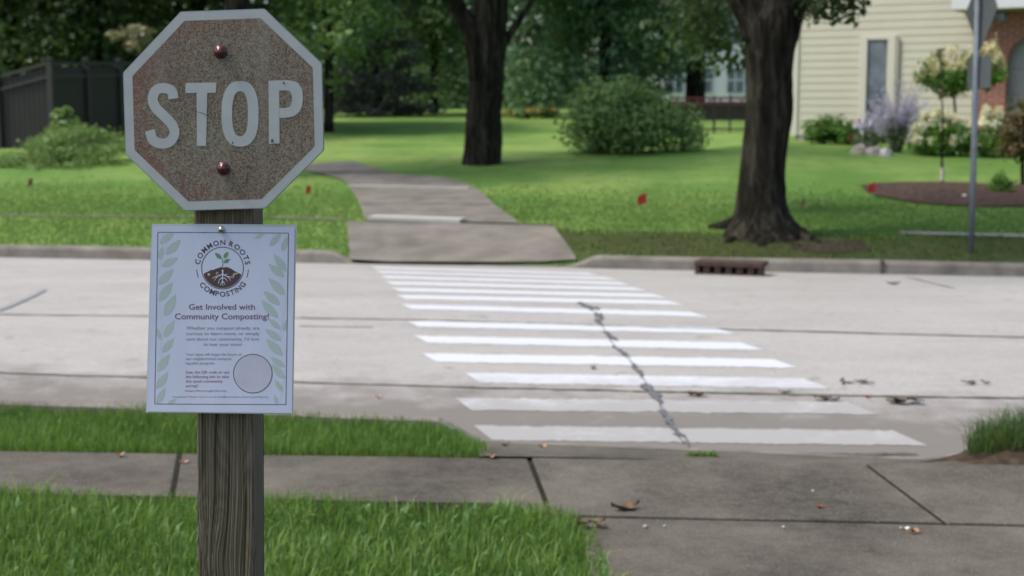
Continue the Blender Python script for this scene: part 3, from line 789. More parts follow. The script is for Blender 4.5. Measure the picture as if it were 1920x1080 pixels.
# border
bd = MB()
bc = [(296, 435.5), (541, 437), (536, 758.5), (290, 757.5)]
for i in range(4):
    a, b_ = np.array(bc[i]), np.array(bc[(i + 1) % 4]); fline(bd, [a + (b_ - a) * t for t in np.linspace(0, 1, 16)], 1.25)
bd.build('border', M['ink'], FR)
# text
def glyphs(body, bold=0.0):
    cu = bpy.data.curves.new('txt', 'FONT'); cu.body = body; cu.size = 1; cu.offset = bold; cu.resolution_u = 3
    ob = bpy.data.objects.new('txt', cu); COL.objects.link(ob)
    bpy.context.view_layer.update()
    me = bpy.data.meshes.new_from_object(ob.evaluated_get(bpy.context.evaluated_depsgraph_get()))
    V = np.array([v.co[:] for v in me.vertices]).reshape(-1, 3); Fc = [tuple(p.vertices) for p in me.polygons]
    bpy.data.objects.remove(ob); bpy.data.curves.remove(cu); bpy.data.meshes.remove(me)
    return V, Fc
def text(mb, body, x0, x1, yb, cap, bold=0.0, off=.0005):
    V, Fc = glyphs(body, bold)
    lo, hi = V[:, 0].min(), V[:, 0].max(); sx_ = (x1 - x0) / (hi - lo); sy = cap / .727
    mb.add([FP(x0 + (v[0] - lo) * sx_, yb - v[1] * sy, off) for v in V], Fc)
t = MB(); text(t, 'Get Involved with', 354, 478, 580.5, 11, .012); text(t, 'Community Composting!', 328, 504, 598.5, 11.3, .012)
t.build('heading_text', M['ink2'], FR)
t = MB()
for s_, x0, x1, y in [('Whether you compost already, are', 349.5, 486.5, 618), ('curious to learn more, or simply', 349, 486.5, 628.3), ('care about our community, I\u2019d love', 349, 486, 638.5), ('to hear your voice!', 381.5, 453.5, 648.5),
                      ('Your input will shape the future of', 348.5, 453, 666.8), ('our neighborhood compost-', 348.5, 436, 675), ('ing pilot program.', 348, 403, 683.2)]:
    text(t, s_, x0, x1, y, 6.4 if y < 650 else 5.4, .006)
text(t, 'Questions? Reach out to me at info@commonrootscomposting.org', 323, 503, 745.5, 3.6, .004)
t.build('body_text', M['inkgrey'], FR)
t = MB()
for s_, x0, x1, y in [('Scan the QR code or use', 348, 430, 700.3), ('the following link to take', 348, 429.5, 708.8), ('this quick community', 348, 417.5, 717.2), ('survey!', 348, 371, 725.8)]:
    text(t, s_, x0, x1, y, 5.5, .014)
text(t, 'https://forms.gle/survey', 347, 425, 734.3, 3.6, .01)
t.build('survey_text', M['inkmag'], FR)
# emblem
ec = np.array([417.2, 502.6]); R0 = 39.2
em = MB()
fline(em, [ec + R0 * np.array([math.cos(a), math.sin(a)]) for a in np.linspace(0, 2 * math.pi, 73)], 1.5)
def arctext(body, rad, a0, a1, outward, cap):
    ws = []; gl = []
    for ch in body:
        if ch == ' ': gl.append(None); ws.append(.30); continue
        V, Fc = glyphs(ch, .022); gl.append((V, Fc)); ws.append(V[:, 0].max() - V[:, 0].min() + .10)
    tot = sum(ws); acc = 0
    for gph, w_ in zip(gl, ws):
        mid = (acc + w_ / 2) / tot; acc += w_
        if gph is None: continue
        a = math.radians(a0 + (a1 - a0) * mid); V, Fc = gph; lo, hi = V[:, 0].min(), V[:, 0].max()
        k_ = cap / .727; P = []
        er = np.array([math.cos(a), -math.sin(a)]); et = np.array([math.sin(a), math.cos(a)]) if outward else np.array([-math.sin(a), -math.cos(a)])
        for v in V:
            lx = (v[0] - (lo + hi) / 2) * k_; ly = v[1] * k_
            q = ec + er * (rad + (ly if outward else -ly)) + et * lx
            P.append(FP(q[0], q[1], .0005))
        em.add(P, Fc)
arctext('COMMON ROOTS', 43.2, 173, 7, True, 10.0)
arctext('COMPOSTING', 53.6, 214, 327, False, 10.0)
for sg in (-1, 1):
    fline(em, [ec + 48.5 * np.array([sg * math.cos(a), math.sin(a)]) for a in np.linspace(.06, .38, 6)], 1.3)
em.build('emblem_ring', M['ink'], FR)
so_ = MB(); top = [(-36, 13), (-33, 9), (-27, 6.5), (-22, 3.5), (-17, 3.5), (-12, 1), (-6, -.5), (-3, -2), (2, -1), (7, -2), (12, -1), (17, 1.5), (22, 5), (27, 8), (32, 10), (36, 13)]
arc = [(37.6 * math.cos(a), 37.6 * math.sin(a)) for a in np.linspace(math.radians(20), math.radians(160), 24)]
so_.add([FP(ec[0] + x, ec[1] + y, .0004) for x, y in top + arc], [tuple(range(len(top) + len(arc)))])
so_.build('soil_mark', M['soilink'], FR)
rt = MB()
for P, w_ in [([(0, 3), (.3, 12), (-.3, 20), (.6, 33)], 2.4), ([(0, 11), (-7, 15), (-16, 17), (-19, 20)], 1.8), ([(0, 11), (7, 15), (16, 17), (21, 18)], 1.8), ([(0, 18), (-6, 22), (-8, 30)], 1.5), ([(0, 18), (6, 20), (9, 26)], 1.5),
              ([(-9, 15.5), (-14, 21), (-15, 24)], 1.2), ([(9, 15.5), (14, 21), (15, 24)], 1.2), ([(0, 25), (-3, 29), (-4, 33)], 1.1), ([(0, 24), (4, 29), (5, 32)], 1.1), ([(-4, 14), (-8, 12.5), (-12, 13)], 1.0), ([(4, 13), (8, 11.5), (10, 11)], 1.0)]:
    fline(rt, [ec + np.array(p) for p in P], w_, .0006, 8, True)
rt.build('root_mark', M['rootink'], FR)
tn = MB()
def lens(mb, cx, cy, L, W, ang, off, clip=None, n=9):
    ca, sa = math.cos(ang), math.sin(ang); P = []
    for i in range(n + 1):
        t = i / n; P.append((L * (t - .5), W * .5 * math.sin(math.pi * t ** .85)))
    for i in range(n - 1, 0, -1):
        t = i / n; P.append((L * (t - .5), -W * .5 * math.sin(math.pi * t ** .85)))
    Q = [(cx + x * ca + y * sa, cy - x * sa + y * ca) for x, y in P]
    if clip: Q = [(min(max(x, clip[0](y)), clip[1](y)), min(max(y, clip[2]), clip[3])) for x, y in Q]
    fpoly(mb, Q, off)
lens(tn, ec[0] + 21, ec[1] + 13, 9, 3.5, 1.3, .0006); lens(tn, ec[0] + 25, ec[1] + 10.5, 11, 3.2, .1, .0006); lens(tn, ec[0] - 25.5, ec[1] + 12, 6, 5, .4, .0006); lens(tn, ec[0] - 10, ec[1] + 9, 6, 3, .4, .0006)
tn.build('pebble_mark', M['tanink'], FR)
gm = MB()
fline(gm, [ec + np.array(p) for p in [(0, -1), (.5, -9), (0, -15), (-.5, -18)]], 1.5, .0005, 8)
lens(gm, ec[0] - 8, ec[1] - 23, 17, 8, 2.45, .0005); lens(gm, ec[0] + 6.5, ec[1] - 24.5, 15, 7.5, .98, .0005); lens(gm, ec[0] + 8, ec[1] - 13.5, 14, 7, .55, .0005)
gm.build('sprout_mark', M['greenink'], FR)
dm = MB()
qc = np.array([474, 700.5])
fline(dm, [qc + 36.2 * np.array([math.cos(a), math.sin(a)]) for a in np.linspace(0, 2 * math.pi, 61)], 1.4, .0006)
dm.build('disc_outline', M['ink'], FR)
dm = MB(); fpoly(dm, [tuple(qc + 36 * np.array([math.cos(a), math.sin(a)])) for a in np.linspace(0, 2 * math.pi, 49)[:-1]][::-1], .0004); dm.build('blank_disc', M['disc'], FR)
# leafy side vines
A6 = lambda x, y: (260 + x / 5.4, 400 + y / 5.4)
A7 = lambda x, y: (260 + x / 5.144, 580 + y / 5.144)
lv = MB(); st = MB()
xL = lambda y: 297 - (y - 436) * .0186; xR = lambda y: 540 - (y - 437) * .0155
clip = (xL, xR, 436.6, 757)
D = math.radians
for f_, x, y, L, a in [(A6, 285, 245, 36, 40), (A6, 352, 340, 40, 45), (A6, 225, 400, 27, 78), (A6, 315, 492, 36, 28), (A6, 275, 640, 42, 45), (A6, 275, 790, 44, 55), (A6, 318, 930, 48, 62),
                       (A7, 295, 185, 38, 58), (A7, 196, 240, 26, 112), (A7, 285, 345, 36, 50), (A7, 240, 515, 42, 54), (A7, 228, 685, 40, 56), (A7, 215, 835, 36, 62), (A7, 325, 888, 20, 30),
                       (A6, 1225, 228, 22, 28), (A6, 1385, 265, 34, 48), (A6, 1482, 305, 32, 68), (A6, 1430, 500, 42, 125), (A6, 1392, 578, 40, 140), (A6, 1395, 738, 46, 134), (A6, 1345, 855, 42, 140), (A6, 1320, 965, 44, 132),
                       (A7, 1290, 20, 32, 130), (A7, 1310, 140, 30, 138), (A7, 1295, 245, 38, 145), (A7, 1308, 365, 46, 135), (A7, 1340, 510, 34, 146), (A7, 1345, 600, 38, 132), (A7, 1350, 735, 28, 124), (A7, 1322, 870, 20, 105), (A7, 1415, 150, 26, 72)]:
    lens(lv, *f_(x, y), L, L * .36, D(a), .0004, clip)
lv.build('leaf_print', M['leafink'], FR)
for P in [[(297, 510), (304, 480), (312, 462)], [(296, 560), (299, 580), (303, 600), (304, 612), (303, 640), (298, 662)], [(294, 720), (298, 690), (304, 660)], [(537, 560), (531, 590), (527, 612), (526, 630), (531, 645), (534, 660)], [(520, 757), (529, 738), (531, 720), (527, 700)], [(537, 500), (538, 530), (534, 570)]]:
    fline(st, P, 1.1, .0004, 10)
st.build('stem_print', M['vineink'], FR)
tk = MB(); c = FP(415.4, 430.5); prof = [(.0052, .0004), (.0050, .0018), (.0040, .0032), (.0022, .0042), (.0008, .0045)]; V = []; k = 14
for r, d in prof:
    for i in range(k): a = 2 * math.pi * i / k; V.append((c[0] + r * math.cos(a), c[1] - .0004 - d, c[2] + r * math.sin(a)))
mesh('tack', V, [(j * k + i, j * k + (i + 1) % k, (j + 1) * k + (i + 1) % k, (j + 1) * k + i) for j in range(4) for i in range(k)] + [tuple(4 * k + i for i in range(k))], M['tack'], FR, smooth=True)

# ================================================================== NEAR GRASS
lawnpoly = [(-3.3, 4.2), (-3.3, nearE(-3.3) + .22), (-2, nearE(-2) + .21), (-1, nearE(-1) + .17), (-.35, nearE(-.35) + .15), (.06, nearE(0) + .11), (.22, nearE(.2) + .04), (.32, 5.55), (.35, 5.2), (.37, 4.8), (.39, 4.2)]
blades('grass', lawnpoly, 9500, .068, .0042, M['grass'], 'long green lawn grass in the foreground beside the wooden post', lean=.75, zoff=-.045 + .01, clump=1.0)
vergepoly = [(-4.6, farE(-4.6) + .02), (-4.6, S0 - .14 + K * 4.6), (-.7, S0 - .11 + K * .7), (-.32, S0 - .10 + K * .32), (-.15, S0 - .30), (-.11, farE(-.11) + .03)]
blades('grass', vergepoly, 8200, .075, .0042, M['grass'], 'green verge grass between the sidewalk and the near edge of the road', lean=.6, zoff=-.035, clump=.8)
blades('grass', [(-.6, farE(-.6) + .0), (-.55, farE(-.5) + .10), (-.2, farE(-.2) + .22), (.0, farE(0) + .03)], 2600, .045, .004, M['grassdry'], 'dry thin grass at the corner of the verge by the ramp', lean=.9, zoff=-.03)
blades('clover', lawnpoly, 170, .055, .020, M['clov'], 'scattered broad leaved weeds among the foreground lawn grass', lean=1.3, zoff=-.02, clump=.8, cat='weeds')
blades('grass', lawnpoly, 420, .115, .0045, M['palegrass'], 'scattered taller pale blades rising above the foreground lawn', lean=.9, zoff=-.03, clump=.8)
# soil mound and rough grass on the right
rc = gr(1905, 868); rbx, rby = rc[0], rc[1]
V = []; k = 26; rings = 7
for j in range(rings):
    r = 1 - j / (rings - 1)
    for i in range(k):
        a = 2 * math.pi * i / k
        rr = r * (1 + .12 * math.sin(3 * a + 1) + .08 * math.sin(7 * a))
        x = rbx + .34 + 0.80 * rr * math.cos(a); y = rby + .19 + .30 * rr * math.sin(a)
        V.append((x, y, max(float(Z(x, y)), .02) - .02 + .10 * (1 - r ** 2) + .012 * math.sin(9 * a + j * 2)))
so2 = mesh('soil_patch', V, [(j * k + i, j * k + (i + 1) % k, (j + 1) * k + (i + 1) % k, (j + 1) * k + i) for j in range(rings - 1) for i in range(k)] + [tuple((rings - 1) * k + i for i in range(k))], M['dirt'], org=(rbx + .42, rby + .17, .1), smooth=True)
tag(so2, 'dark bare soil bank at the right edge of the ramp', 'soil', kind='stuff')
def moundz(X, Y):
    return np.maximum(Z(X, Y), .02) + .04
a_ = np.linspace(0, 2 * math.pi, 15)[:-1]
blades('grass', [(rbx + .44 + .62 * math.cos(t), rby + .20 + .22 * math.sin(t)) for t in a_], 10000, .155, .0045, M['tuss'], 'tall dark tussock of grass at the right edge beside the ramp', lean=1.25, zf=moundz, clump=1.1)
for px, py, s_, lab in [(1304, 857, .05, 'larger tuft of weeds in the gutter crack at the foot of the crosswalk'), (1335, 858, .035, 'smaller tuft of weeds in the gutter crack right of the larger one')]:
    c = gr(px, py)
    blades('weed_tuft', [(c[0] + s_ * math.cos(t), c[1] + .025 * math.sin(t)) for t in a_], 26000, .042, .006, M['grass'], lab, kind=None, lean=1.0, cat='weed', zoff=-.005)

# ================================================================== FAR GRASS BLADES
leftE = [gr(*p) for p in [(651, 416), (655, 470), (656, 489)]]
g_ = gr(400, 406); sL = g_[1] + K * g_[0]; g_ = gr(1800, 438); sR = g_[1] + K * g_[0]
def notpath(X, Y):
    k_ = np.ones(len(X), bool)
    q = p1.data; 
    L = np.array([gr(*p)[:2] for p in [(684, 411), (676, 385), (660, 358), (642, 338), (585, 322), (520, 312)]]); R = np.array([gr(*p)[:2] for p in [(972, 418), (930, 386), (890, 352), (835, 334), (740, 325), (662, 302)]])
    k_ &= ~inside(np.concatenate([L, R[::-1]]), X, Y)
    L = np.array([gr(*p)[:2] for p in [(656, 489), (651, 416)]]); R = np.array([gr(*p)[:2] for p in [(1080, 487), (1034, 424)]])
    k_ &= ~inside(np.concatenate([L, R[::-1]]), X, Y)
    s = Y + K * X
    k_ &= ~((X > 4.6) & (np.abs(s - sR) < .07) & (RNG.random(len(X)) < .8))
    return k_
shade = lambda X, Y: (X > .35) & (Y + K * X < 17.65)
def pq(x0, x1, q0, q1): return [(x0, q0 - K * x0), (x1, q0 - K * x1), (x1, q1 - K * x1), (x0, q1 - K * x0)]
thin = lambda X, Y: RNG.random(len(X)) > sstep(17.5, 24.5, Y + K * X)
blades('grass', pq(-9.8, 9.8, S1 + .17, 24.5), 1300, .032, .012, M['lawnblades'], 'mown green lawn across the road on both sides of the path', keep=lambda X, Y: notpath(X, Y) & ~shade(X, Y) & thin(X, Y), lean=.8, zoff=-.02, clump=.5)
blades('grass', pq(.4, 9.5, S1 + .17, 17.7), 1100, .045, .013, M['shadegrass'], 'thin verge grass, darkened by painted shade, round the foot of the large tree', keep=notpath, lean=.8, zoff=-.02)
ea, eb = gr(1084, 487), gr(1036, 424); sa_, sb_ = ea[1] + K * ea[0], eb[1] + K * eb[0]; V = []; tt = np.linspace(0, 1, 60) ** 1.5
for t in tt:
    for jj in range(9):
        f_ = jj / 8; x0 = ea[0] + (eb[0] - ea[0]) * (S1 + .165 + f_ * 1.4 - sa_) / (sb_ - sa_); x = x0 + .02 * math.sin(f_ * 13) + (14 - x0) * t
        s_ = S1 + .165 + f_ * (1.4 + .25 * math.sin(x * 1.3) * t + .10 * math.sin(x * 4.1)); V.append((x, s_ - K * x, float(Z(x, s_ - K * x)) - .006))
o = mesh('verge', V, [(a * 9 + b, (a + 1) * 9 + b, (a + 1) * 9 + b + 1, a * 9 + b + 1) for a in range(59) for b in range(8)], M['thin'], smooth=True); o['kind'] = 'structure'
dp = []
for t in np.linspace(0, 2 * math.pi, 30)[:-1]:
    dp.append((1560 + (1 + .12 * math.sin(3 * t) + .1 * math.sin(7 * t)) * 72 * math.cos(t), 461 + 13 * math.sin(t) * (1 + .2 * math.sin(5 * t))))
P = np.array([gr(*p) for p in dp]); ct = P.mean(0); V = []
for q_ in (1, .66, .33):
    for p in P: a = ct + (p - ct) * q_; V.append((a[0], a[1], float(Z(a[0], a[1])) + .004))
k = len(P); Fc = [(j * k + i, j * k + (i + 1) % k, (j + 1) * k + (i + 1) % k, (j + 1) * k + i) for j in range(2) for i in range(k)] + [tuple(2 * k + i for i in range(k))]
tag(mesh('bare_soil', V, [f[::-1] for f in Fc], M['dirt'], org=ct), 'patch of bare dark soil on the verge right of the large tree roots', 'soil', kind='stuff')
# ================================================================== TREES
def tree_px(Y, rows, fx=None):
    """path points and radii of a trunk from rows (py, left, right) at distance Y"""
    P = []; R = []
    for py, l, r in rows:
        a = atY(l, py, Y); b_ = atY(r, py, Y); P.append((a + b_) / 2); R.append((b_[0] - a[0]) / 2)
    return np.array(P), np.array(R)
def trunkpath(Y, rows, n=24):
    P, R = tree_px(Y, rows); Q = spline(np.concatenate([P, R[:, None]], 1), n); return Q[:, :3], Q[:, 3]
# large tree on the right
tb = gr(1430, 440); YT = tb[1]
TR_ = root('street_tree', tb, 'large dark tree trunk with flaring roots between the path and the cream house', 'tree')
tm = MB()
P, R = trunkpath(YT, [(475, 1335, 1528), (455, 1342, 1518), (436, 1354, 1504), (415, 1370, 1487), (385, 1378, 1475), (340, 1385, 1472), (273, 1393, 1477), (200, 1398, 1486), (140, 1399, 1486), (90, 1396, 1490), (40, 1394, 1500), (-10, 1408, 1482), (-50, 1425, 1455)], 46)
V, Fc = tube(P, R, 28, True, .05); tm.add(V, Fc)
for rows in [[(70, 1390, 1470), (20, 1378, 1456), (-40, 1345, 1420), (-130, 1290, 1350), (-260, 1215, 1255), (-420, 1150, 1170)], [(80, 1412, 1492), (30, 1432, 1508), (-40, 1455, 1525), (-140, 1490, 1545), (-280, 1550, 1585), (-460, 1600, 1618)],
             [(60, 1405, 1475), (-60, 1410, 1465), (-220, 1410, 1450), (-420, 1420, 1440)]]:
    P, R = trunkpath(YT, rows, 20); V, Fc = tube(P, R, 18, True, .05); tm.add(V, Fc)
def root_tube(a, b, r0, r1, mid):
    A = gr(*a); B = gr(*b); C = (A + B) / 2 + np.array([0, 0, mid]); A = A + np.array([0, 0, r0 * .9]); B = B + np.array([0, 0, -r1 * .5])
    V, Fc = tube(spline([A, C, B], 10), np.linspace(r0, r1, 10), 12, True, .06); tm.add(V, Fc)
root_tube((1405, 430), (1328, 425), .15, .03, .03); root_tube((1462, 434), (1540, 456), .14, .03, .02); root_tube((1400, 438), (1362, 455), .14, .04, .0); root_tube((1455, 438), (1500, 462), .12, .03, .0); root_tube((1470, 432), (1512, 432), .12, .03, .01); root_tube((1430, 440), (1428, 462), .16, .04, .0)
tm.build('trunk', M['bark'], TR_, smooth=True)
def pb(px, py, Y, rx, ry=None, rz=None):
    p = atY(px, py, Y); return (*p, rx, ry or rx, rz or rx)
bl = [pb(1350, -420, YT - 1, 2.3, 2.2, 1.6), pb(1650, -480, YT, 2.4, 2.4, 1.7), pb(1200, -620, YT + 1.5, 2.2, 2.2, 1.8), pb(1480, -850, YT, 3.2, 3, 2.4), pb(1800, -700, YT + 1, 2, 2, 1.6), pb(1100, -350, YT + 2.0, 1.6, 1.6, 1.0), pb(1500, -330, YT - 2.5, 1.8, 1.5, 1.0),
      pb(1330, -40, YT + 3.0, 1.2, 1.0, .45), pb(1200, -110, YT + 2.5, 1.4, 1.1, .55)]
crown('crown', bl, 9500, .15, M['street'], TR_, sub=22, spread=.30, up=.7)
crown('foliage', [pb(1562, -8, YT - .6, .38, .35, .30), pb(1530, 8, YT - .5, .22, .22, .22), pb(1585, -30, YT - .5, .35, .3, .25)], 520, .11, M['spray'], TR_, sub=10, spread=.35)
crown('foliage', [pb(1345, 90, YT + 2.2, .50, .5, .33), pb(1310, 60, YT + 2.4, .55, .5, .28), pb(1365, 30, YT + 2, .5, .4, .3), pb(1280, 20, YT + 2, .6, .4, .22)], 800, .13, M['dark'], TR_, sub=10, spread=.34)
# centre tree
cb = gr(904, 305); YC = cb[1]
TC = root('street_tree', cb, 'dark forked tree standing on the lawn behind the winding path', 'tree')
tm = MB()
P, R = trunkpath(YC, [(325, 862, 946), (306, 866, 941), (270, 870, 941), (220, 874, 941), (180, 878, 942), (140, 879, 945), (100, 882, 948), (60, 885, 950), (0, 888, 952), (-120, 892, 945), (-300, 905, 942)], 34)
V, Fc = tube(P, R, 24, True, .05); tm.add(V, Fc)
for rows in [[(150, 880, 918), (100, 874, 912), (60, 864, 900), (25, 848, 882), (0, 832, 866), (-60, 790, 822), (-200, 720, 742)], [(105, 925, 948), (80, 937, 954), (50, 958, 972), (20, 979, 991), (0, 993, 1004), (-80, 1040, 1049), (-200, 1085, 1091)]]:
    P, R = trunkpath(YC - .1, rows, 20); V, Fc = tube(P, R, 16, True, .05); tm.add(V, Fc)
tm.build('trunk', M['bark'], TC, smooth=True)
bl = [pb(760, -330, YC, 2.4, 2.2, 1.4), pb(1000, -380, YC - 1, 2.6, 2.4, 1.5), pb(900, -650, YC, 3.6, 3.4, 2.4), pb(650, -480, YC + 1, 2.2, 2.2, 1.6), pb(1150, -500, YC + 1, 2.2, 2.2, 1.6), pb(1110, -60, YC + 1.5, 1.1, 1, .45)]
crown('crown', bl, 6500, .18, M['street'], TC, sub=22, spread=.30, up=.7)
# tree whose slim trunk rises behind the stop sign, branches hanging at the top left
bb_ = gr(446, 330); YB = bb_[1]
TB = root('street_tree', bb_, 'slim tree behind the stop sign with leafy branches hanging at the top', 'tree')
P, R = trunkpath(YB, [(345, 416, 478), (320, 419, 474), (200, 420, 472), (60, 421, 471), (0, 421, 470), (-120, 420, 462), (-300, 425, 452)], 24)
tm = MB(); V, Fc = tube(P, R, 18, True, .04); tm.add(V, Fc)
for rows in [[(-60, 425, 460), (-110, 480, 505), (-120, 560, 575), (-80, 640, 650), (-20, 690, 695)], [(-120, 425, 460), (-200, 350, 372), (-260, 250, 265)]]:
    P, R = trunkpath(YB - .3, rows, 14); V, Fc = tube(P, R, 10, True, .04); tm.add(V, Fc)
tm.build('trunk', M['bark'], TB, smooth=True)
crown('crown', [pb(640, 10, YB - 1, .8, .7, .40), pb(560, -20, YB - .5, .75, .7, .42), pb(690, 25, YB - 1.2, .42, .4, .34), pb(610, 60, YB - 1, .45, .4, .22), pb(520, 15, YB - .5, .6, .5, .32), pb(600, -260, YB, 2.2, 2, 1.5), pb(350, -330, YB, 2.4, 2, 1.6), pb(460, -560, YB, 2.8, 2.6, 1.8),
                pb(150, -230, YB + 1, 1.7, 1.5, 1.0)], 9000, .14, M['street'], TB, sub=18, spread=.30, up=.6)

def bgtree(name, label, px, Y, blobs, n, size, mat, trunk=None, group=None, **k):
    x = (px - 960) / F * Y; g0 = np.array([x, Y, float(Z(x, Y))])
    r = root(name, g0, label, 'tree', group)
    h = max(b_[2] for b_ in blobs) - g0[2]
    tr = trunk or .16
    P = np.array([g0 + np.array([0, 0, -.1]), g0 + np.array([.04, 0, h * .3]), g0 + np.array([-.05, 0, h * .6]), g0 + np.array([.1, 0, h * .9])])
    m_ = MB(); V, Fc = tube(spline(P, 12), np.linspace(tr, tr * .35, 12), 12, True, .05); m_.add(V, Fc)
    rr = random.Random(int(px + Y))
    for i in range(5):
        b_ = blobs[rr.randrange(len(blobs))]; s0 = g0 + np.array([0, 0, h * rr.uniform(.25, .6)])
        V, Fc = tube(spline([s0, (s0 + np.array(b_[:3])) / 2 + np.array([0, 0, .2]), np.array(b_[:3])], 7), np.linspace(tr * .45, tr * .12, 7), 7); m_.add(V, Fc)
    m_.build('trunk', M['bark'], r, smooth=True)
    crown('crown', blobs, n, size, mat, r, **k)
    return r
def rb_(cx, cy, Y, rx, ry, k, r0, seed, depth=1.5):
    """k blobs scattered over a picture-sized crown rx, ry (metres), centred at surveyed point"""
    q = random.Random(seed); c = atY(cx, cy, Y); out = []
    for i in range(k):
        while True:
            a, b_ = q.uniform(-1, 1), q.uniform(-1, 1)
            if a * a + b_ * b_ < 1: break
        r = r0 * q.uniform(.7, 1.25); out.append((c[0] + a * rx, c[1] + q.uniform(-1, 1) * depth, c[2] + b_ * ry, r, r, r * .75))
    return out
# dark maple mass in the centre
bgtree('maple_tree', 'broad dark green maple between the forked tree and the large trunk', 1130, 52, rb_(1130, 70, 52, 3.4, 2.2, 36, 1.05, 3) + rb_(1110, -160, 52, 4.4, 3.0, 26, 1.5, 4), 30000, .26, M['maple'], .25, sub=16, spread=.32, up=.9)
bgtree('maple_tree', 'dark green maple with low branches over the white house, left of the large trunk', 1300, 56, rb_(1330, -10, 56, 3.0, 1.9, 24, 1.0, 5) + rb_(1250, 85, 56, 1.6, 1.3, 16, .75, 6) + rb_(1340, 75, 56, 1.3, .7, 9, .55, 16) + rb_(1330, -220, 56, 3.8, 2.6, 18, 1.5, 7), 19000, .26, M['maple'], .42, sub=14, spread=.32, up=.9)
# lighter trees between the stop sign and forked tree
bgtree('deciduous_tree', 'light green tree directly left of the forked trunk', 815, 60, rb_(815, 80, 60, 1.7, 2.9, 26, .95, 8) + rb_(830, -130, 60, 2.6, 2.2, 16, 1.3, 9), 17000, .25, M['bright'], .2, sub=14, spread=.30, up=.9)
bgtree('deciduous_tree', 'slim green tree with a thin visible trunk right of the stop sign', 618, 42, rb_(625, 80, 42, 1.2, 1.2, 12, .62, 10) + rb_(620, -110, 42, 1.6, 1.8, 12, .95, 11), 7000, .22, M['bush'], .16, sub=12, spread=.30, up=.8)
# spruce
def spruce(px, Y, hgt, wid, label):
    x = (px - 960) / F * Y; g0 = np.array([x, Y, float(Z(x, Y))]); r = root('spruce_tree', g0, label, 'tree')
    m_ = MB(); m_.tube([g0, g0 + np.array([0, 0, hgt])], [.18, .02], 10); m_.build('trunk', M['bark'], r, smooth=True)
    bl = []; q = random.Random(3)
    for j in range(15):
        z = .25 + hgt * .93 * j / 15; rw = wid * (1 - j / 16) + .1
        for i in range(9):
            a = 2 * math.pi * i / 9 + j * .6 + q.uniform(-.2, .2); d = rw * q.uniform(.55, .9)
            bl.append((g0[0] + d * math.cos(a), g0[1] + d * math.sin(a), g0[2] + z + q.uniform(-.15, .15), rw * .42, rw * .42, .22))
    crown('crown', bl, 12000, .26, M['spruce'], r, sub=5, spread=.42, aspect=.28, up=.3, droop=.4)
spruce(712, 56, 9.5, 1.7, 'grey green spruce between the slim tree and the light green tree')
# dark wood behind the fence on the left
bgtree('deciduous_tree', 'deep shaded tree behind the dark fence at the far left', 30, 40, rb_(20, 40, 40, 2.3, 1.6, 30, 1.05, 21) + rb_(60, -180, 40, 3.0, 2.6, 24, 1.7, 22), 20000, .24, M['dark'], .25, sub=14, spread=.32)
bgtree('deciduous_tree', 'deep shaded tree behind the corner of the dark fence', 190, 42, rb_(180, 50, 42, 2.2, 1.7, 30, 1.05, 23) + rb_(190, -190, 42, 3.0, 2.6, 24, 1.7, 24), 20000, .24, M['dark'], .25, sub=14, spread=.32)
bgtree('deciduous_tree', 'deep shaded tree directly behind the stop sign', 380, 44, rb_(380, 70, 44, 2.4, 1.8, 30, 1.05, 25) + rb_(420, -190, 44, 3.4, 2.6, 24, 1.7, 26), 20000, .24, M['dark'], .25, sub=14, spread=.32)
bgtree('deciduous_tree', 'deep shaded tree between the stop sign and the slim tree', 520, 54, rb_(540, 90, 54, 2.4, 2.0, 16, 1.0, 27) + rb_(560, -150, 54, 3.4, 2.6, 24, 1.7, 28), 18000, .26, M['maple'], .25, sub=14, spread=.32)
vb = rb_(252, 62, 38, .50, .45, 7, .28, 29, .3)
r = root('variegated_shrub', (*atY(252, 62, 38)[:2], float(Z(atY(252, 62, 38)[0], 38))), 'pale cream and green leafy shrub between the fence and the stop sign top', 'shrub')
g0 = np.array(r.location); m_ = MB()
for dx in (-.2, 0, .2): m_.tube(spline([g0, g0 + np.array([dx, 0, 1.4]), g0 + np.array([dx * 2, 0, 2.8])], 8), np.linspace(.05, .015, 8), 7)
m_.build('stem', M['bark'], r); crown('foliage', vb, 900, .2, M['rubyleaf'], r, sub=8, spread=.34)
# far wood closing the view
q = random.Random(5); bl = []
for i in range(46):
    for z in (1.5, 4.2, 7, 10, 13, 16):
        bl.append((-52 + i * 2.3 + q.uniform(-.9, .9), q.uniform(84, 100), z + q.uniform(-.9, .9), q.uniform(2.2, 3.2), 2.5, q.uniform(2, 2.8)))
for i in range(60): bl.append((q.uniform(-46, 46), 82 + q.uniform(-2, 2), q.uniform(1.5, 6), 2.3, 2, 1.8))
V, Fc, var = leaf_cloud(bl, 120000, .60, RNG, sub=9, spread=.40, up=.8)
o = mesh('woodland', V, Fc, M['maple'], org=(0, 92, 1.7), attr={'var': var}); tag(o, 'far dark woodland closing the view behind the lawns', 'woodland', kind='stuff')

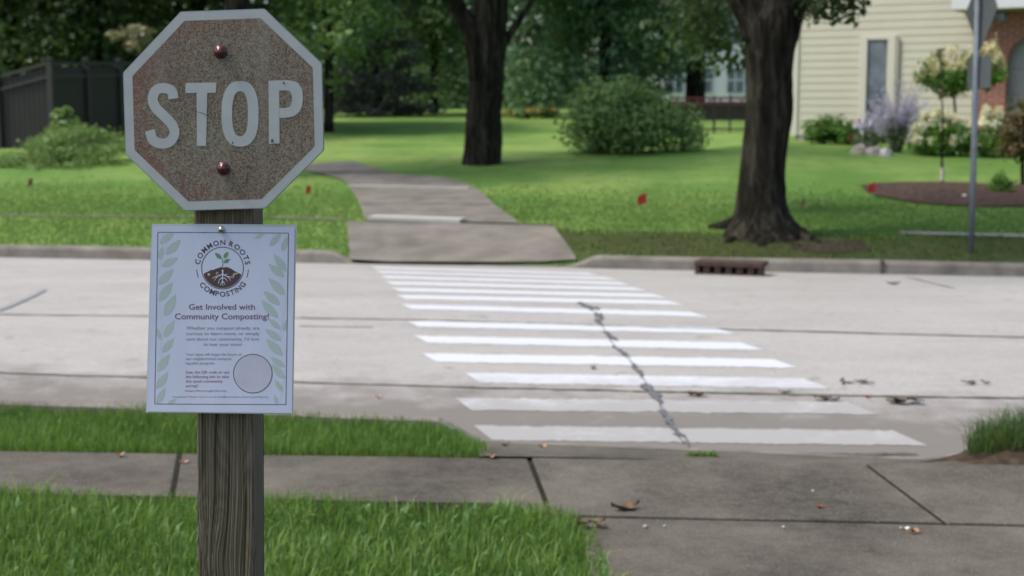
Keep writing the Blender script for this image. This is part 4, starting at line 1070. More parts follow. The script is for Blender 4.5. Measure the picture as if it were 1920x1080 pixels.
# ================================================================== BUSH AND GARDEN
def shrub(name, label, cat, px, py, parts, group=None, stems=None, base=None, stem_mat='bark'):
    g0 = gr(px, py) if base is None else np.asarray(base, float); r = root(name, g0, label, cat, group); Y = g0[1]
    m_ = MB(); q = random.Random(px)
    H = (stems or .5)
    for i in range(6):
        a = q.uniform(0, 6.28); m_.tube(spline([g0 + np.array([.04 * math.cos(a), .04 * math.sin(a), -.03]), g0 + np.array([.12 * math.cos(a), .12 * math.sin(a), H * .5]), g0 + np.array([.25 * math.cos(a), .2 * math.sin(a), H])], 6), np.linspace(.018, .006, 6), 6)
    m_.build('stem', M[stem_mat], r)
    for nm, blobs, n, sz, mat, kw in parts:
        crown(nm, [pb(x, y, Y + dy, rx, ry, rz) for (x, y, dy, rx, ry, rz) in blobs], n, sz, M[mat], r, **kw)
    return r
shrub('round_bush', 'large rounded green bush on the lawn between the two dark trunks', 'bush', 1185, 284,
      [('foliage', [(1120, 228, .1, .62, .7, .58), (1180, 225, .0, .72, .8, .62), (1240, 235, .1, .62, .7, .50), (1285, 250, .2, .42, .5, .36), (1150, 185, .3, .55, .6, .40), (1100, 260, .1, .42, .5, .32), (1215, 200, .3, .45, .5, .33), (1300, 262, .1, .26, .4, .22)], 11000, .10, 'bush', dict(sub=26, spread=.26, up=.9, shell=(.6, 1.0)))], stems=.8)
# flower bed of the cream house
YH = None
shrub('leafy_shrub', 'bright green shrub at the corner of the cream house', 'shrub', 1545, 268, [('foliage', [(1540, 245, 0, .32, .3, .26), (1560, 240, .1, .28, .3, .26), (1578, 250, 0, .2, .2, .2), (1528, 255, 0, .17, .2, .16)], 2600, .08, 'shrub', dict(sub=20, spread=.28))])
shrub('leafy_shrub', 'smaller bright green shrub beside the pink flowers', 'shrub', 1592, 270, [('foliage', [(1588, 250, 0, .2, .2, .2), (1600, 258, 0, .16, .2, .14)], 1000, .08, 'shrub', dict(sub=14, spread=.28))])
shrub('flowering_plant', 'pale pink flowering plant above the garden rocks', 'flower', 1620, 275, [('foliage', [(1622, 262, 0, .22, .2, .14), (1645, 255, 0, .2, .2, .16)], 700, .09, 'sageleaf', dict(sub=10, spread=.3)), ('blossom', [(1618, 238, 0, .18, .2, .13), (1636, 232, 0, .15, .15, .12)], 260, .07, 'sage', dict(sub=8, spread=.3)), ('blossom', [(1610, 226, 0, .05, .05, .05), (1646, 237, 0, .05, .05, .06)], 60, .055, 'pink', dict(sub=3, spread=.4))])
# russian sage: upright wands
g0 = gr(1680, 284); r = root('sage_clump', g0, 'tall airy clump of lilac sage in front of the narrow window', 'flower'); q = random.Random(8)
m_ = MB(); Vs = []; Vg = []
for i in range(80):
    a = q.uniform(-.85, .85); L = q.uniform(.7, 1.5) * (1 - .25 * abs(a)); dy = q.uniform(-.3, .3)
    top = g0 + np.array([math.sin(a) * L * .8, dy, L * math.cos(a)]); mid = g0 + np.array([math.sin(a) * L * .3, dy * .5, L * .5])
    m_.tube(spline([g0 + np.array([q.uniform(-.1, .1), 0, -.02]), mid, top], 6), np.linspace(.007, .003, 6), 5)
    for k in range(16):
        t = q.uniform(.5, 1); p = mid + (top - mid) * (t - .5) * 2; Vs.append((*p, .05, .05, .06))
    for k in range(5):
        t = q.uniform(.1, .9); p = g0 + (mid - g0) * t; Vg.append((*p, .06, .06, .07))
m_.build('stem', M['palebark'], r)
V, Fc, var = leaf_cloud(Vs, 4200, .045, RNG, sub=1, spread=.5, aspect=.5); mesh('blossom', V, Fc, M['sage'], r, attr={'var': var})
V, Fc, var = leaf_cloud(Vg, 2400, .09, RNG, sub=1, spread=.5, aspect=.3); mesh('foliage', V, Fc, M['sageleaf'], r, attr={'var': var})
shrub('hydrangea_shrub', 'low hydrangea with cream heads in front of the siding, right of the sage', 'shrub', 1765, 290,
      [('foliage', [(1750, 262, 0, .38, .35, .26), (1790, 258, 0, .34, .3, .26)], 2600, .10, 'shrub', dict(sub=20, spread=.3)), ('blossom', [(1738, 222, 0, .10, .1, .10), (1760, 216, -.1, .12, .1, .10), (1782, 222, 0, .11, .1, .10), (1800, 232, -.1, .12, .1, .10), (1722, 240, -.1, .10, .1, .09), (1722, 262, -.2, .09, .1, .08), (1745, 265, -.3, .07, .1, .07), (1790, 262, -.3, .09, .1, .08), (1812, 254, -.2, .10, .1, .09), (1770, 240, -.3, .05, .1, .06), (1785, 275, -.3, .07, .07, .06)], 2000, .07, 'cream', dict(sub=8, spread=.34))])
shrub('hydrangea_shrub', 'hydrangea with tall cream heads between the street sign pole and the bronze tree', 'shrub', 1855, 292,
      [('foliage', [(1850, 265, 0, .34, .3, .28), (1880, 262, 0, .28, .3, .24)], 2000, .10, 'shrub', dict(sub=18, spread=.3)), ('blossom', [(1850, 212, 0, .09, .1, .13), (1871, 212, 0, .09, .1, .13), (1840, 235, -.1, .12, .1, .10), (1862, 238, -.1, .12, .1, .10), (1880, 240, 0, .10, .1, .10), (1852, 258, -.2, .11, .1, .09), (1855, 280, -.2, .07, .07, .06), (1835, 268, -.2, .06, .06, .06)], 1700, .07, 'cream', dict(sub=8, spread=.34))])
# standard hydrangea tree
g0 = gr(1795, 282); r = root('hydrangea_tree', g0, 'small standard tree with peach and cream flower heads before the brick wall', 'tree'); Y = g0[1]
m_ = MB(); P, R = trunkpath(Y, [(284, 1791, 1798), (240, 1790, 1796), (190, 1787, 1792), (150, 1785, 1789)], 12); V, Fc = tube(P, R, 9); m_.add(V, Fc)
for a, b_ in [((1788, 180), (1755, 150)), ((1788, 175), (1830, 150)), ((1788, 170), (1790, 120)), ((1788, 178), (1850, 130))]:
    m_.tube([atY(*a, Y), atY(*b_, Y)], [.022, .01], 7)
m_.build('trunk', M['palebark'], r)
crown('foliage', [pb(1765, 150, Y, .36, .4, .22), pb(1800, 150, Y, .38, .4, .24), pb(1845, 140, Y, .34, .35, .24), pb(1775, 170, Y, .26, .3, .14), pb(1760, 120, Y + .1, .28, .3, .16), pb(1820, 118, Y + .1, .32, .3, .16), pb(1730, 145, Y, .16, .2, .14)], 3000, .10, M['shrub'], r, sub=18, spread=.30)
crown('blossom', [pb(x, y, Y + d, .10, .1, .13) for x, y, d in [(1735, 135, 0), (1745, 112, -.1), (1765, 104, 0), (1758, 128, -.2), (1785, 100, 0), (1800, 118, -.2), (1825, 105, 0), (1850, 95, 0), (1868, 110, -.1), (1880, 122, 0), (1862, 85, 0), (1840, 120, -.2), (1728, 150, 0), (1780, 125, -.2), (1875, 145, 0)]], 1700, .065, M['peach'], r, sub=7, spread=.50)
g0 = gr(1918, 345); r = root('ornamental_tree', g0, 'small bronze leaved ornamental tree at the right edge behind the mulch', 'tree'); Y = g0[1]
m_ = MB(); m_.tube([g0 + np.array([0, 0, -.05]), atY(1917, 300, Y), atY(1920, 240, Y)], [.035, .03, .02], 9); m_.build('trunk', M['bark'], r)
crown('foliage', [pb(1905, 255, Y, .26, .3, .34), pb(1935, 240, Y, .36, .35, .42), pb(1900, 280, Y, .20, .25, .18), pb(1925, 215, Y, .26, .3, .24), pb(1950, 275, Y, .3, .3, .25)], 2800, .085, M['bronze'], r, sub=22, spread=.28)
# rocks
for px, py, sx_, sz_, lab in [(1612, 286, .15, .16, 'dark upright garden rock at the left end of the flower bed'), (1637, 288, .17, .12, 'middle rounded garden rock below the lilac sage'), (1660, 291, .13, .12, 'pale garden rock at the right, nearest the sage stems')]:
    c = gr(px, py); V = []; q = random.Random(px); nn = 10
    ph = [q.uniform(0, 6) for _ in range(4)]
    for j in range(7):
        t = j / 6 * math.pi * .5
        for i in range(nn):
            a = 2 * math.pi * i / nn; rr = (1 + .16 * math.sin(2 * a + ph[0] + j) + .1 * math.sin(3 * a + ph[1]))
            V.append((c[0] + sx_ * rr * math.cos(t) ** .6 * math.cos(a), c[1] + .13 * rr * math.cos(t) ** .6 * math.sin(a), c[2] - .03 + (sz_ + .03) * math.sin(t) * (1 + .12 * math.sin(a + ph[2]))))
    o = mesh('garden_rock', V, [(j * nn + i, j * nn + (i + 1) % nn, (j + 1) * nn + (i + 1) % nn, (j + 1) * nn + i) for j in range(6) for i in range(nn)] + [tuple(6 * nn + i for i in range(nn))], M['pale'] if px == 1660 else M['stone'], org=c)
    tag(o, lab, 'rock', 'rocks edging the flower bed')
# mulch bed
c1 = [(1612, 347), (1640, 343), (1700, 341), (1780, 341), (1860, 345), (1960, 348), (1990, 372), (1940, 386), (1870, 387), (1790, 385), (1710, 379), (1640, 366)]
P = np.array([gr(*p) for p in c1]); ct = P.mean(0); V = []; k = len(P); rings = 6; q = random.Random(2)
for j in range(rings):
    t = j / rings
    for p in P:
        a = p + (ct - p) * t; V.append((a[0], a[1], float(Z(a[0], a[1])) + .006 + .05 * math.sin(t * 1.5) + (q.uniform(-.012, .012) if j else 0)))
V.append((ct[0], ct[1], float(Z(ct[0], ct[1])) + .06))
Fc = [(j * k + i, j * k + (i + 1) % k, (j + 1) * k + (i + 1) % k, (j + 1) * k + i) for j in range(rings - 1) for i in range(k)] + [((rings - 1) * k + i, (rings - 1) * k + (i + 1) % k, rings * k) for i in range(k)]
Fc = [f[::-1] for f in Fc]
o = mesh('mulch_bed', V, Fc, M['mulch'], org=ct); tag(o, 'oval bed of reddish brown bark mulch in the right lawn', 'mulch', kind='stuff')
shrub('dwarf_conifer', 'small rounded bright green conifer in the mulch bed', 'shrub', 1875, 362, [('foliage', [(1875, 350, 0, .17, .17, .11), (1874, 338, 0, .11, .11, .11), (1890, 353, 0, .09, .1, .07), (1862, 354, 0, .08, .1, .06)], 1500, .05, 'shrub', dict(sub=20, spread=.28, aspect=.3))], stems=.2)
g0 = gr(1767, 341); r = root('sapling', g0, 'thin bare sapling trunk rising from the back of the mulch bed', 'sapling')
m_ = MB(); m_.tube(spline([atY(1767, 345, g0[1]), atY(1766, 300, g0[1]), atY(1768, 230, g0[1]), atY(1765, 165, g0[1]), atY(1762, 90, g0[1])], 14), np.linspace(.022, .007, 14), 8)
m_.build('trunk', M['bark'], r); crown('leaf_tip', [pb(1763, 100, g0[1], .08, .08, .12), pb(1766, 180, g0[1], .07, .07, .08)], 40, .07, M['bronze'], r, sub=4)
m_ = MB(); m_.tube([atY(1767, 338, g0[1]), atY(1767, 315, g0[1])], [.032, .03], 10); m_.build('trunk_guard', M['pale'], r)
c = gr(1808, 373); V = []
for j in range(5):
    for i in range(9):
        a = 2 * math.pi * i / 9; t = j / 4 * 1.4; V.append((c[0] + .055 * math.cos(t) * math.cos(a) * (1 + .15 * math.sin(2 * a)), c[1] + .05 * math.cos(t) * math.sin(a), c[2] + .075 * math.sin(t)))
o = mesh('pale_stone', V, [(j * 9 + i, j * 9 + (i + 1) % 9, (j + 1) * 9 + (i + 1) % 9, (j + 1) * 9 + i) for j in range(4) for i in range(9)] + [tuple(36 + i for i in range(9))], M['pale'], org=c, smooth=True)
tag(o, 'single whitish stone at the front of the mulch bed by the pole', 'stone')
# weeds by the fence on the left
shrub('tall_weed', 'yellow green weedy plant growing against the dark fence', 'plant', 122, 285, [('foliage', [(118, 222, 0, .17, .2, .22), (128, 245, 0, .26, .3, .25), (112, 240, 0, .2, .2, .2)], 1300, .11, 'cover', dict(sub=16, spread=.3))], stems=.7)
shrub('ground_cover', 'rough pale green ground cover spreading along the foot of the fence', 'plant', 120, 310, [('foliage', [(x, y, dy, .42, .35, rz) for x, y, dy, rz in [(-40, 308, -.2, .12), (0, 302, 0, .14), (35, 300, .1, .13), (60, 292, .3, .15), (85, 280, .4, .22), (110, 270, .5, .24), (135, 262, .6, .24), (160, 258, .7, .22), (185, 260, .8, .18), (210, 264, .9, .15), (235, 268, 1, .12), (70, 306, -.2, .12), (105, 298, 0, .14), (140, 290, .1, .15), (175, 284, .2, .14), (205, 282, .3, .12), (130, 312, -.5, .08), (180, 302, -.3, .08), (90, 316, -.6, .07)]], 12000, .075, 'cover', dict(sub=14, spread=.36, aspect=.38, up=.6))], stems=.25)
# far flower bed
shrub('flower_bed', 'far patch of orange and yellow flowers on the lawn beyond the forked trunk', 'flower', 990, 222, [('foliage', [(970, 212, 0, .6, .3, .16), (1010, 210, 0, .7, .3, .18)], 900, .14, 'bright', dict(sub=14, spread=.3)), ('blossom', [(955, 211, -.2, .22, .2, .12), (1000, 206, -.2, .3, .2, .1), (1030, 204, 0, .2, .2, .1)], 60, .12, 'gold', dict(sub=8, spread=.35))])

# ================================================================== FENCES, DECK
def fence_left():
    bs = [None, gr(97, 277), gr(330, 249)]; bs[0] = atY(-90, 326, bs[1][1] + .4)
    tops = [168, 115, 119]; pxs = [-90, 97, 330]
    g0 = bs[1]; r = root('privacy_fence', g0, 'dark solid privacy fence with capped posts on the left', 'fence')
    H = atY(97, 115, g0[1])[2] - g0[2]
    for a, b_ in zip(bs[:-1], bs[1:]):
        L = np.linalg.norm((b_ - a)[:2]); d = (b_ - a) / L; d[2] = 0; d = unit(d); n2 = np.array([-d[1], d[0], 0]); up = np.array([0, 0, 1.])
        pk = MB(); nb = int(L / .115)
        for i in range(nb):
            c = a + (b_ - a) * (i + .5) / nb
            pk.box(c + up * (H * .5 - .06), (.108, .02, H - .12), (d, n2, up))
        pk.build('fence_panel', M['fence'], r)
        rl = MB()
        for hh in (H - .04, H - .32, .1):
            A = a + up * hh - n2 * .035; B = b_ + up * hh - n2 * .035; dd = unit(B - A)
            rl.box((A + B) / 2, (np.linalg.norm(B - A), .04, .07), (dd, n2, np.cross(dd, n2)))
        rl.build('rail', M['rail'], r)
        npst = max(2, int(round(L / 1.9)))
        for i in range(npst + (1 if a is bs[1] else 0)):
            c = a + (b_ - a) * i / npst - n2 * .03; pm = MB(); pm.box(c + up * (H * .5), (.11, .11, H + .06), (d, n2, up))
            V0 = c + up * (H + .03); pm.box(V0 + up * .02, (.15, .15, .03), (d, n2, up)); pm.box(V0 + up * .05, (.09, .09, .04), (d, n2, up))
            pm.build('post', M['rail'], r)
fence_left()
Yg = 37.0
g0 = np.array([atY(1340, 255, Yg)[0], Yg, float(Z(atY(1340, 255, Yg)[0], Yg))]); r = root('garden_fence', g0, 'black metal garden fence glimpsed left of the large trunk', 'fence')
for px in (1278, 1308, 1338, 1368, 1398, 1428, 1458):
    p = atY(px, 262, Yg); p[2] = float(Z(p[0], Yg)); m_ = MB(); m_.box(p + np.array([0, 0, .42]), (.05, .05, .95)); m_.box(p + np.array([0, 0, .91]), (.07, .07, .03)); m_.build('post', M['black'], r)
a, b_ = atY(1278, 262, Yg), atY(1458, 262, Yg); z0 = float(Z(a[0], Yg)); m_ = MB()
for h in (.2, .8): m_.box(((a[0] + b_[0]) / 2, Yg, z0 + h), (b_[0] - a[0], .03, .04))
for i in range(28): m_.box((a[0] + (b_[0] - a[0]) * i / 28, Yg - .012, z0 + .45), (.014, .014, .74))
m_.build('fence_panel', M['black'], r)
Yd = 48.0
g0 = np.array([atY(1350, 215, Yd)[0], Yd, float(Z(atY(1350, 215, Yd)[0], Yd))]); r = root('deck', g0, 'red brown wooden deck with a railing behind the black fence', 'deck')
l_, r_ = atY(1262, 200, Yd), atY(1440, 200, Yd); zt = atY(1300, 193, Yd)[2]
m_ = MB(); m_.box(((l_[0] + r_[0]) / 2, Yd + 1.5, (zt - .05 + g0[2]) / 2), (r_[0] - l_[0], 3, zt - .05 - g0[2])); m_.build('skirt', M['deckdark'], r)
m_ = MB(); m_.box(((l_[0] + r_[0]) / 2, Yd + 1.45, zt), (r_[0] - l_[0] + .1, 3.2, .1)); m_.build('deck_floor', M['deck'], r)
m_ = MB(); zr = zt + .16
m_.box(((l_[0] + r_[0]) / 2, Yd, zr), (r_[0] - l_[0], .09, .07))
for i in range(9): m_.box((l_[0] + (r_[0] - l_[0]) * (i + .5) / 9, Yd, zt + .09), (.05, .05, .10))
m_.build('railing', M['deck'], r)

# ================================================================== CREAM HOUSE
Yh = gr(1492, 270)[1] + 2.0
A = atY(1492, 270, Yh)
wd = unit(np.array([1., -.62, 0])); wn = np.array([wd[1], -wd[0], 0])   # along wall, outward (towards viewer)
up = np.array([0, 0, 1.])
def wall_at(px, off=0):
    """point on the wall plane seen at picture column px"""
    d = ray(px, 200); n_ = wn; p0 = A + wn * off
    k = (p0[:2] @ n_[:2]) / (d[:2] @ n_[:2]); return np.array([d[0] * k, d[1] * k, 0])
def zat(px, py, p): return atY(px, py, p[1])[2]
zb = A[2] - .05
HR = root('house', (A[0], A[1], zb), 'cream house with lapped siding, narrow window and brick garage wing', 'house')
B = wall_at(1838); Lw = np.linalg.norm((B - wall_at(1492))[:2]); A0 = wall_at(1492)
WH = 5.6
wl = wall_at(1648); wr = wall_at(1663)  # window centre region
uw0 = (wall_at(1624) - A0)[:2] @ wd[:2]; uw1 = (wall_at(1662) - A0)[:2] @ wd[:2]
zw1 = zat(1643, 74, wall_at(1643)); zw0 = zat(1643, 268, wall_at(1643)) + .12
def wp(u, z, off=0): return A0 + wd * u + wn * off + up * z
sd = MB(); ex = .165; nrow = int(WH / ex)
TW = .17
for i in range(nrow):
    z0, z1 = zb + .25 + i * ex, zb + .25 + (i + 1) * ex
    segs = [(0, Lw)]
    if z0 < zw1 + .02 and z1 > zw0 - .02: segs = [(0, uw0 - TW), (uw1 + TW, Lw)]
    for u0, u1 in segs:
        sd.add([wp(u0, z0, .014), wp(u1, z0, .014), wp(u1, z1, .004), wp(u0, z1, .004), wp(u0, z0, .002), wp(u1, z0, .002)], [(0, 1, 2, 3), (4, 5, 1, 0)])
sd.build('siding', M['siding'], HR)
# body of the house behind the siding
bk = MB(); dep = 9.0
c = wp(Lw / 2, zb + .25 + WH / 2 - .1, -dep / 2 - .005); bk.box(c, (Lw, dep, WH + .2), (wd, wn, up)); bk.build('wall', M['siding'], HR)
# corner board, foundation
cbm = MB(); cbm.box(wp(-.03, zb + .25 + WH / 2, -.02), (.16, .12, WH), (wd, wn, up)); cbm.build('corner_board', M['trim'], HR)
fm = MB(); fm.box(wp(Lw / 2, zb + .08, -.05), (Lw, .1, .34), (wd, wn, up)); fm.build('foundation', M['found'], HR)
# window
wm = MB()
for u, w_ in ((uw0 - TW / 2, TW), (uw1 + TW / 2, TW)): wm.box(wp(u, (zw0 + zw1) / 2, .025), (w_, .07, zw1 - zw0 + .16), (wd, wn, up))
for z in (zw0 - .04, zw1 + .04): wm.box(wp((uw0 + uw1) / 2, z, .022), (uw1 - uw0, .06, .08), (wd, wn, up))
wo = wm.build('window', M['trim'], HR)
g_ = MB(); g_.box(wp((uw0 + uw1) / 2, (zw0 + zw1) / 2, .004), (uw1 - uw0, .02, zw1 - zw0), (wd, wn, up)); g_.build('pane', M['glass'], wo)
s_ = MB(); s_.box(wp((uw0 + uw1) / 2, zw0 + (zw1 - zw0) * .38, .022), (uw1 - uw0, .03, .05), (wd, wn, up)); s_.build('meeting_rail', M['steel'], wo)
m_ = MB(); m_.box(wp(uw1 + TW + .05, (zw0 + zw1) / 2, .05), (.05, .05, zw1 - zw0 + .1), (wd, wn, up)); m_.build('downspout', M['soffit'], HR)
# brick wing
bw = MB(); boff = .35
uB = Lw; uE = Lw + 7
ug0 = (wall_at(1884, boff) - wall_at(1492, 0))[:2] @ wd[:2]
zg = zat(1900, 76, wall_at(1900, boff)); zsp = zat(1884, 118, wall_at(1884, boff)); ztopb = zat(1880, 38, wall_at(1880, boff))
def prism(mb, pts, o0, o1):
    n_ = len(pts); V = [wp(u, z, o1) for u, z in pts] + [wp(u, z, o0) for u, z in pts]
    mb.add(V, [tuple(range(n_)), tuple(range(2 * n_ - 1, n_ - 1, -1))] + [(i, n_ + i, n_ + (i + 1) % n_, (i + 1) % n_) for i in range(n_)])
gw = 4.6
prism(bw, [(uB - .02, zb), (ug0, zb), (ug0, zsp), (ug0, ztopb), (uB - .02, ztopb)], -2, boff)
arc = [(ug0 + gw / 2 * (1 - math.cos(t)), zsp + (zg - zsp) * 2.0 * math.sin(t) ** .8) for t in np.linspace(0, math.pi, 19)]
zmax = max(z for _, z in arc)
zt2 = max(ztopb, zmax + .15)
for (u0, z0), (u1, z1) in zip(arc[:-1], arc[1:]): prism(bw, [(u0, z0), (u1, z1), (u1, zt2), (u0, zt2)], -2, boff)
prism(bw, [(ug0 + gw, zb), (uE, zb), (uE, zt2), (ug0 + gw, zt2)], -2, boff)
bo = bw.build('brick_wall', M['brick'], HR)
gd = MB()
for i in range(6): gd.box(wp(ug0 + gw / 2, zb + .1 + i * .52 + .25, boff - .25), (gw + .3, .04, .51), (wd, wn, up))
gd.build('garage_door', M['garage'], HR)
sf = MB(); sf.box(wp((uB + uE) / 2 - .15, zt2 + .03, boff + .0), (uE - uB + .5, 1.3, .05), (wd, wn, up)); sf.build('soffit', M['soffit'], HR)
fc_ = MB(); fc_.box(wp((uB + uE) / 2 - .15, zt2 + .15, boff + .67), (uE - uB + .5, .05, .26), (wd, wn, up)); fc_.build('fascia', M['white'], HR)
rf = MB(); prism(rf, [(uB - .4, zt2 + .28), (uE + .3, zt2 + .28), (uE - 2.5, zt2 + 2.2), (uB + 1.5, zt2 + 2.2)], -2, boff + .6)
zR = zb + .25 + WH
V = [wp(-.4, zR - .1, .4), wp(Lw + .4, zR - .1, .4), wp(Lw + .4, zR - .1, -dep - .4), wp(-.4, zR - .1, -dep - .4), wp(-.4, zR + 2.6, -dep / 2), wp(Lw + .4, zR + 2.6, -dep / 2)]
rf.add(V, [(0, 1, 5, 4), (2, 3, 4, 5), (0, 4, 3), (1, 2, 5), (0, 3, 2, 1)]); rf.build('roof', M['roof'], HR)

# far white house
Yw = 74.0
wc = atY(1345, 175, Yw); gz = float(Z(wc[0], Yw)); r = root('house', (wc[0], Yw, gz), 'distant white house half hidden by maple branches', 'house')
m_ = MB(); m_.box((wc[0] + .8, Yw + 4, gz + 2.6), (7.5, 8, 5.2)); m_.build('wall', M['white'], r)
for dx, z in ((-2.2, 1.5), (-.7, 1.5), (.9, 1.5), (2.6, 1.5), (-2.2, 4.0), (-.7, 4.0), (.9, 4.0), (2.6, 4.0)):
    m_ = MB(); m_.box((wc[0] + dx, Yw - .03, gz + z), (.8, .06, 1.2)); w_ = m_.build('window', M['glass'], r)
    m_ = MB(); m_.box((wc[0] + dx, Yw - .065, gz + z), (.05, .03, 1.2)); m_.box((wc[0] + dx, Yw - .066, gz + z), (.8, .028, .05)); m_.build('frame', M['white'], w_)
m_ = MB(); x0, x1 = wc[0] - 3.4, wc[0] + 5
m_.add([(x0, Yw - .5, gz + 5.1), (x1, Yw - .5, gz + 5.1), (x1, Yw + 8.5, gz + 5.1), (x0, Yw + 8.5, gz + 5.1), (x0, Yw + 4, gz + 7.6), (x1, Yw + 4, gz + 7.6)], [(0, 1, 5, 4), (2, 3, 4, 5), (0, 4, 3), (1, 2, 5), (0, 3, 2, 1)])
m_.build('roof', M['roof'], r)

# ================================================================== STREET SIGN ON STEEL POLE (seen from behind)
g0 = gr(1821, 472); Yp = g0[1]
r = root('warning_sign', g0, 'grey steel sign pole with diamond sign seen from behind at the right', 'sign')
m_ = MB(); P = [atY(1820.5, 478, Yp), atY(1827, 250, Yp), atY(1834, -40, Yp)]; m_.tube(P, [.034, .034, .034], 14); m_.build('pole', M['steel'], r, smooth=True)
dv = unit(np.array([.055, -.998, 0])); dn = np.array([dv[1], -dv[0], 0])
def pole_at(py): 
    p = atY(1820.5 + (478 - py) * .0272, py, Yp); return p
c = pole_at(18); h = .46
pts = [(0, -h), (h, 0), (0, h), (-h, 0)]; pr = rounded(pts, .05, 4); V = []; k = len(pr)
for off in (-.045, -.042):
    for x, z in pr: V.append(c + dv * x + up * z + dn * off)
mesh('sign_plate', V, [tuple(range(k)), tuple(range(2 * k - 1, k - 1, -1))] + [(i, k + i, k + (i + 1) % k, (i + 1) % k) for i in range(k)], M['signback'], r)
c = pole_at(136); pr = rounded([(-.34, -.17), (.34, -.17), (.34, .17), (-.34, .17)], .03, 4); V = []; k = len(pr)
for off in (-.037, -.034):
    for x, z in pr: V.append(c + dv * x + up * z + dn * off)
mesh('plaque', V, [tuple(range(k)), tuple(range(2 * k - 1, k - 1, -1))] + [(i, k + i, k + (i + 1) % k, (i + 1) % k) for i in range(k)], M['signback'], r)

# ================================================================== STORM DRAIN
a, b_ = gr(1308, 514), gr(1424, 518); d = unit((b_ - a) * np.array([1, 1, 0])); n2 = np.array([-d[1], d[0], 0])
mid = (a + b_) / 2 + n2 * .045; mid[2] = -.012; r = root('storm_drain', mid, 'rusty iron storm drain inlet set into the far kerb below the tree', 'storm drain')
L = np.linalg.norm((b_ - a)[:2])
m_ = MB(); m_.box(mid + n2 * .10 + up * .155, (L + .06, .34, .045), (d, n2, up)); m_.box(mid + n2 * -.035 + up * .03, (L + .02, .03, .05), (d, n2, up))
for i in (-1, 1): m_.box(mid + d * i * (L / 2 + .005) + n2 * .02 + up * .07, (.05, .14, .14), (d, n2, up))
m_.build('inlet_frame', M['rust'], r)
m_ = MB(); m_.box(mid + n2 * .0 + up * .085, (L, .03, .10), (d, n2, up)); m_.build('inlet_shade_slab', M['void'], r)  # near-black slab; the shade inside the inlet is put into its colour
m_ = MB()
for i in range(5):
    u = (i - 2) * L / 5.6; m_.box(mid + d * u - n2 * .03 + up * .085, (L / 10, .035, .10), (d, n2, up))
m_.build('inlet_bars', M['rust'], r)
# (inlet recessed into the kerb)
# kerb joints as parts of the far kerb
m_ = MB()
for px, py in ((1676, 516),):
    p = gr(px, py + 4); p[1] = S1 - K * p[0]; kd = unit(np.array([1, -K, 0])); kn = np.array([-kd[1], kd[0], 0])
    m_.box(p * np.array([1, 1, 0]) + kn * .075 + up * .07, (.035, .165, .15), (kd, kn, up))
m_.build('kerb_joint', M['joint'], KF)

# ================================================================== FLAGS
def flag(px, py, base_py, sz, mat, label, ang=0.0, thin=1.0):
    g0 = gr(px, base_py); Y = g0[1]; top = atY(px, py - sz * .5 * F / Y * 0, Y); r = root('marker_flag', g0, label, 'flag', 'utility marker flags on the lawns')
    tp = np.array([g0[0] + .015, Y, top[2] + sz * .55]); m_ = MB(); m_.tube([g0 + np.array([0, 0, -.03]), (g0 + tp) / 2 + np.array([.006, 0, 0]), tp], [.003, .003, .003], 6); m_.build('stake', M['steel'], r)
    V = []; nx_, nz_ = 7, 5; ca, sa = math.cos(ang), math.sin(ang)
    for side_ in (0, 1):
        for i in range(nx_):
            for j in range(nz_):
                u = i / (nx_ - 1); v = j / (nz_ - 1)
                x = -u * sz * thin; z = -v * sz * (1.0 - .15 * u) - u * u * sz * .35; y = .02 * math.sin(u * 5 + v * 1.5) * u + side_ * .0012
                V.append(tp + np.array([x * ca - y * sa, x * sa + y * ca, z]))
    k = nx_ * nz_; Fc = [(i * nz_ + j, i * nz_ + j + 1, (i + 1) * nz_ + j + 1, (i + 1) * nz_ + j) for i in range(nx_ - 1) for j in range(nz_ - 1)]
    Fc = Fc + [tuple(x + k for x in f[::-1]) for f in Fc]
    mesh('pennant', V, Fc, mat, r, smooth=True)
flag(1210, 373, 390, .15, M['flag'], 'bright red marker flag on the lawn left of the large trunk', .3, .9)
flag(1641, 352, 368, .13, M['flag'], 'bright red marker flag at the left tip of the mulch bed', .1)
flag(1506, 378, 388, .10, M['flagold'], 'dull drooping red marker flag just right of the large trunk', .5, .5)
flag(581, 355, 366, .12, M['flag'], 'red marker flag in the grass just right of the stop sign', .5, .65)
flag(60, 341, 354, .12, M['flagold'], 'dull red marker flag in the left lawn below the dark fence', .6, .6)
flag(1598, 258, 276, .16, M['flagold'], 'dull red marker flag by the rocks of the flower bed', .3, .65)

